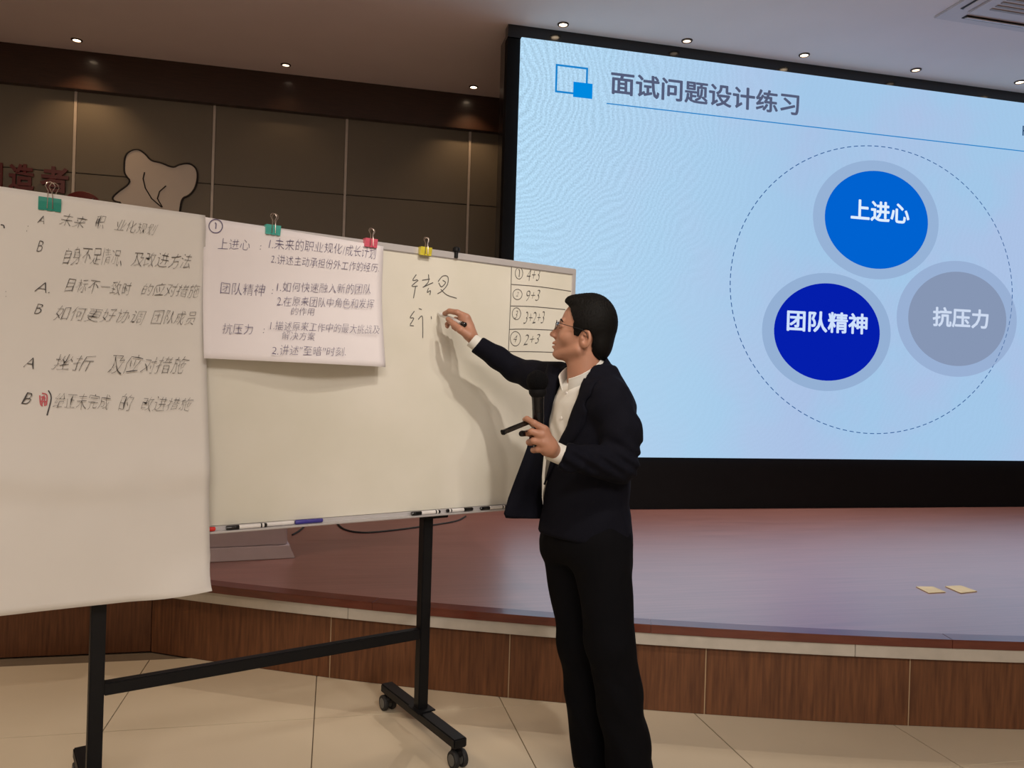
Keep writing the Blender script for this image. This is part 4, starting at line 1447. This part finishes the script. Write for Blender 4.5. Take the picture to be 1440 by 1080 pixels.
# ---- hands
def hand_near(P):
    d = seg(P, L(762, 612, -.297), L(771, 628, -.29), .0245, .026)
    d = smin(d, seg(P, L(766, 622, -.30), L(765, 606, -.295), .020, .017), .012)
    d = smin(d, chain(P, [L(771, 628, -.288), L(781, 636, -.247), L(797, 643, -.243)], [.026, .0235, .022]), .02)
    fg = []
    fg.append(chain(P, [L(765, 603, -.308), L(751, 595, -.315), L(741, 589, -.30), L(738, 590, -.28)], [.0115, .0098, .0088, .0078], .003))
    fg.append(chain(P, [L(761, 611, -.312), L(748, 607, -.312), L(741.5, 609, -.285), L(749, 612, -.255)], [.0115, .0102, .0095, .0085], .003))
    fg.append(chain(P, [L(762, 622, -.312), L(750, 620, -.31), L(744, 622, -.282), L(751, 623, -.255)], [.0115, .0102, .0095, .0085], .003))
    fg.append(chain(P, [L(766, 632, -.306), L(756, 632, -.303), L(750, 633, -.28), L(756, 633, -.26)], [.0105, .0092, .0085, .0075], .003))
    fg.append(chain(P, [L(772, 622, -.265), L(762, 604, -.243), L(750, 596, -.245), L(743, 592, -.262)], [.016, .0125, .0105, .009], .005))
    f = fg[0]
    for g_ in fg[1:]: f = smin(f, g_, .0022)
    return smin(d, f, .007)


def hand_far(P):
    d = seg(P, L(655, 451, .295), L(660, 469, .29), .023, .024)
    d = smin(d, seg(P, L(650, 449, .295), L(659, 460, .30), .016, .020), .014)
    d = smin(d, chain(P, [L(661, 470, .283), L(668, 480, .283), L(680, 490, .287)], [.022, .0205, .020]), .02)
    fg = []
    fg.append(chain(P, [L(656, 446, .287), L(643, 439.5, .290), L(632, 437.5, .310), L(625, 441, .335)], [.014, .0115, .0100, .0085], .003))
    fg.append(chain(P, [L(660, 472, .268), L(648, 464, .258), L(638, 456, .270), L(630, 449, .295)], [.0185, .0145, .0120, .0095], .004))
    fg.append(chain(P, [L(655, 450, .308), L(641, 449, .335), L(629, 456, .350), L(629, 459, .343)], [.0115, .0100, .009, .008], .003))
    fg.append(chain(P, [L(657, 456, .315), L(646, 455, .350), L(638, 460, .358), L(641, 463, .345)], [.0110, .0098, .0088, .008], .003))
    fg.append(chain(P, [L(660, 463, .312), L(652, 461, .342), L(645, 465, .350), L(648, 467, .340)], [.0100, .0088, .008, .0072], .003))
    f = fg[0]
    for g_ in fg[1:]: f = smin(f, g_, .0022)
    return smin(d, f, .008)


hn = L(762, 615, -.28); hf = L(652, 460, .31)
near_part = sdf_mesh(hand_near, hn + np.array([-.075, -.06, -.10]), hn + np.array([.11, .09, .08]), .0021)
far_part = sdf_mesh(hand_far, hf + np.array([-.09, -.07, -.10]), hf + np.array([.10, .08, .08]), .0022)


def body(P):
    d, x, y = loft(P, -.030)
    d = smax(d, P[:, 2] - 1.42, .03); d = smax(d, .84 - P[:, 2], .03)
    d = smin(d, seg(P, NECK_B - UZ * .09, NECK_B + UZ * .0, .06, .054), .03)
    d = smin(d, chain(P, [SHN, ELN, WRN, CUFN], [.048, .038, .030, .022], .02), .02)
    d = smin(d, chain(P, [SHF, L(748, 528, .27), ELF, WRF, CUFF_], [.046, .040, .034, .027, .021], .02), .02)
    n = chain(P, [L(845, 765, -.055), L(858, 905, -.085), L(889, 1085, -.05)], [.082, .055, .04], .03)
    f = chain(P, [L(803, 770, .095), L(820, 905, .07), L(840, 1085, .10)], [.080, .055, .04], .03)
    return smin(smin(d, n, .03), f, .03)


body_o = man_obj('body', [head_part, near_part, far_part, sdf_mesh(body, (-.6, -.36, .03), (.3, .46, 1.5), .014)], M['skin'])
# eyes, brows, lips
for s in (1, -1):
    b = MB(); b.lathe([(.0001, -.0108)] + [(.0108 * math.sin(math.radians(a)), -.0108 * math.cos(math.radians(a))) for a in range(20, 180, 16)] + [(.0001, .0108)],
                      H2L((7.75, 3.15 * s, 2.6)), f3, 16)
    ey = man_mb('eye', b, M['eye'])
    b = MB(); b.lathe([(.0052, .0098), (.0040, .0112), (.0001, .0114)], H2L((7.75, 3.15 * s, 2.6)), f3, 14); man_mb('iris', b, M['iris'], ey)
    # upper and lower lids
    def lid(P, s=s):
        Q = tohead(P); q = ell(Q, (7.75, 3.15 * s, 2.6), (1.28, 1.45, 1.22)); q = np.maximum(q, -ell(Q, (7.75, 3.15 * s, 2.6), (1.1, 1.25, 1.06)))
        q = np.maximum(q, -(ell(Q, (9.1, 3.15 * s, 2.52), (1.6, 1.5, .36))))
        return q / 100
    c = H2L((7.75, 3.15 * s, 2.6))
    man_obj('eyelid', [sdf_mesh(lid, c - .018, c + .018, .0013)], M['skin'])
    b = MB(); n_ = 7
    pts = [H2L((8.75 - .10 * i * i * .35, (1.5 + .62 * i) * s, 4.65 + .10 * i - .035 * i * i)) for i in range(n_)]
    b.tube(pts, [.0020, .0032, .0036, .0034, .0030, .0022, .0012], 8); man_mb('eyebrow', b, M['hair'])


def lips(P):
    Q = tohead(P)
    d = np.minimum(ell(Q, (8.82, 0, -3.38), (1.32, 2.1, .48)), ell(Q, (8.62, 0, -4.5), (1.32, 1.9, .56)))
    d = smax(d, -ell(Q, (10.1, 0, -3.9), (1.8, 2.2, .22)), .1)
    return d / 100


c = H2L((9, 0, -4)); man_obj('lips', [sdf_mesh(lips, c - .035, c + .035, .0016)], M['lip'])

# glasses
gl = bpy.data.objects.new('glasses', None); COL.objects.link(gl); gl.parent = man
for s in (1, -1):
    ctr = np.array((9.95, 3.25 * s, 2.65))
    ring = []
    for k in range(28):
        a = 2 * math.pi * k / 28; ca, sa = math.cos(a), math.sin(a)
        yy = 2.65 * math.copysign(abs(ca) ** .7, ca); zz = 1.5 * math.copysign(abs(sa) ** .8, sa)
        ring.append(H2L(ctr + np.array((-.16 * abs(yy) * (1 if yy * s > 0 else .3), yy, zz))))
    b = MB(); b.tube(ring, .0011, 6, closed=True); man_mb('lens_rim', b, M['black_metal'], gl)
    b = MB(); b.add([p for p in ring] + [p - f3 * .0012 for p in ring], [tuple(range(28)), tuple(range(55, 27, -1))] + [(i, (i + 1) % 28, 28 + (i + 1) % 28, 28 + i) for i in range(28)])
    o = b.build('lens', M['lens'], None); o.parent = gl
    b = MB(); b.tube([H2L((9.5, 5.9 * s, 3.3)), H2L((8.9, 6.9 * s, 3.25)), H2L((4, 7.35 * s, 2.9)), H2L((.4, 7.75 * s, 2.6)), H2L((-1.0, 7.9 * s, 1.7)), H2L((-1.9, 7.7 * s, .2))], .0012, 6)
    man_mb('temple', b, M['black_metal'], gl)
b = MB(); b.tube([H2L((10.0, .7, 3.0)), H2L((10.5, 0, 3.2)), H2L((10.0, -.7, 3.0))], .0011, 6); man_mb('bridge', b, M['black_metal'], gl)


# ------------------------------------------------------------------ things in his hands
def from_local(o):
    o.rotation_euler = (0, 0, -YAW); o.location = c2w(MAN_XC, MAN_Z, 0)


def held(name, lab, cat, anchor):
    e = bpy.data.objects.new(name, None); COL.objects.link(e)
    tag(e, lab, cat); e['_a'] = 0; del e['_a']
    a = Vector(anchor); e.rotation_euler = (0, 0, -YAW)
    e.location = c2w(MAN_XC + a.x, MAN_Z + a.y, a.z)
    return e, a


def held_part(e, a, name, mb, m, bevel=0):
    o = mb.build(name, m, None, smooth=True, bevel=bevel)
    o.data.transform(Matrix.Translation(-a)); o.parent = e
    return o


m0 = L(757.5, 637, -.262); m1 = L(756, 548, -.275)
e, a = held('microphone', 'black handheld microphone upright in his left fist', 'microphone', m0)
mv = m1 - m0; ml = np.linalg.norm(mv)
b = MB(); b.lathe([(.012, 0), (.0155, .004), (.0165, .05), (.0185, ml - .035), (.0195, ml - .02)], m0, mv, 24); held_part(e, a, 'handle', b, M['black_gloss'])
b = MB(); b.lathe([(.0195, ml - .022), (.0265, ml - .012), (.0275, ml - .004), (.0265, ml + .002)], m0, mv, 24); held_part(e, a, 'collar', b, M['black_matte'])
b = MB(); b.lathe([(.024, ml)] + [(.034 * math.sin(math.radians(t)), ml + .026 - .034 * math.cos(math.radians(t))) for t in range(40, 180, 12)] + [(.001, ml + .060)], m0, mv, 28)
held_part(e, a, 'foam_windscreen', b, M['foam'])
b = MB(); b.box(L(757.5, 585, -.292), (.008, .006, .02)); held_part(e, a, 'switch', b, M['black_metal'], .0015)

r0 = L(706, 608.5, -.33); r1 = L(748, 591.5, -.275)
e, a = held('presentation_remote', 'slim dark presentation remote pinched between his left thumb and finger', 'remote', r0)
rv = Vector(r1 - r0); rl = rv.length
rq = rv.to_track_quat('X', 'Z').to_matrix()
b = MB(); b.box(Vector((r0 + r1) / 2), (rl, .016, .014), rq); held_part(e, a, 'body', b, M['chrome'], .004)
b = MB(); b.box(Vector((r0 + r1) / 2) + rq @ Vector((.004, -.004, .0072)), (rl * .7, .006, .002), rq); held_part(e, a, 'button_strip', b, M['black_gloss'], .0008)
b = MB(); b.box(Vector((r0 + r1) / 2) + rq @ Vector((-rl * .47, 0, 0)), (.008, .017, .015), rq); held_part(e, a, 'end_cap', b, M['black_matte'], .002)
c0_ = L(732, 610, -.30); c1_ = L(746, 609, -.26)
e, a = held('pocket_clicker', 'small black clicker poking out under the remote in his left hand', 'clicker', c0_)
b = MB(); b.lathe([(.007, 0), (.0088, .003), (.009, .03)], c0_, c1_ - c0_, 16); held_part(e, a, 'shell', b, M['black_gloss'])
b = MB(); b.box(Vector(c0_) + Vector((.014, -.006, .009)), (.024, .004, .003)); held_part(e, a, 'clip', b, M['black_gloss'])

tip3 = bp(615.5, 440.5, .004); rel = tip3 - c2w(MAN_XC, MAN_Z, 0)
q0 = np.array([rel.dot(R0), rel.dot(FW), tip3.z]); q1 = L(654.5, 457, .262)
e, a = held('marker_pen', 'white marker with black end writing on the board in his right hand', 'marker', q1)
pv = q1 - q0; pl_ = np.linalg.norm(pv)
b = MB(); b.lathe([(.0012, 0), (.0022, .006), (.0045, .008), (.0075, .022), (.0082, .026), (.0086, pl_ - .020)], q0, pv, 20); held_part(e, a, 'barrel', b, M['white_plastic'])
b = MB(); b.lathe([(.0088, pl_ - .021), (.0092, pl_ - .019), (.0092, pl_ - .002), (.0070, pl_)], q0, pv, 20); held_part(e, a, 'end_plug', b, M['black_gloss'])
b = MB(); b.lathe([(.0089, pl_ - .026), (.0089, pl_ - .0235)], q0, pv, 20); held_part(e, a, 'band', b, M['black_gloss'])
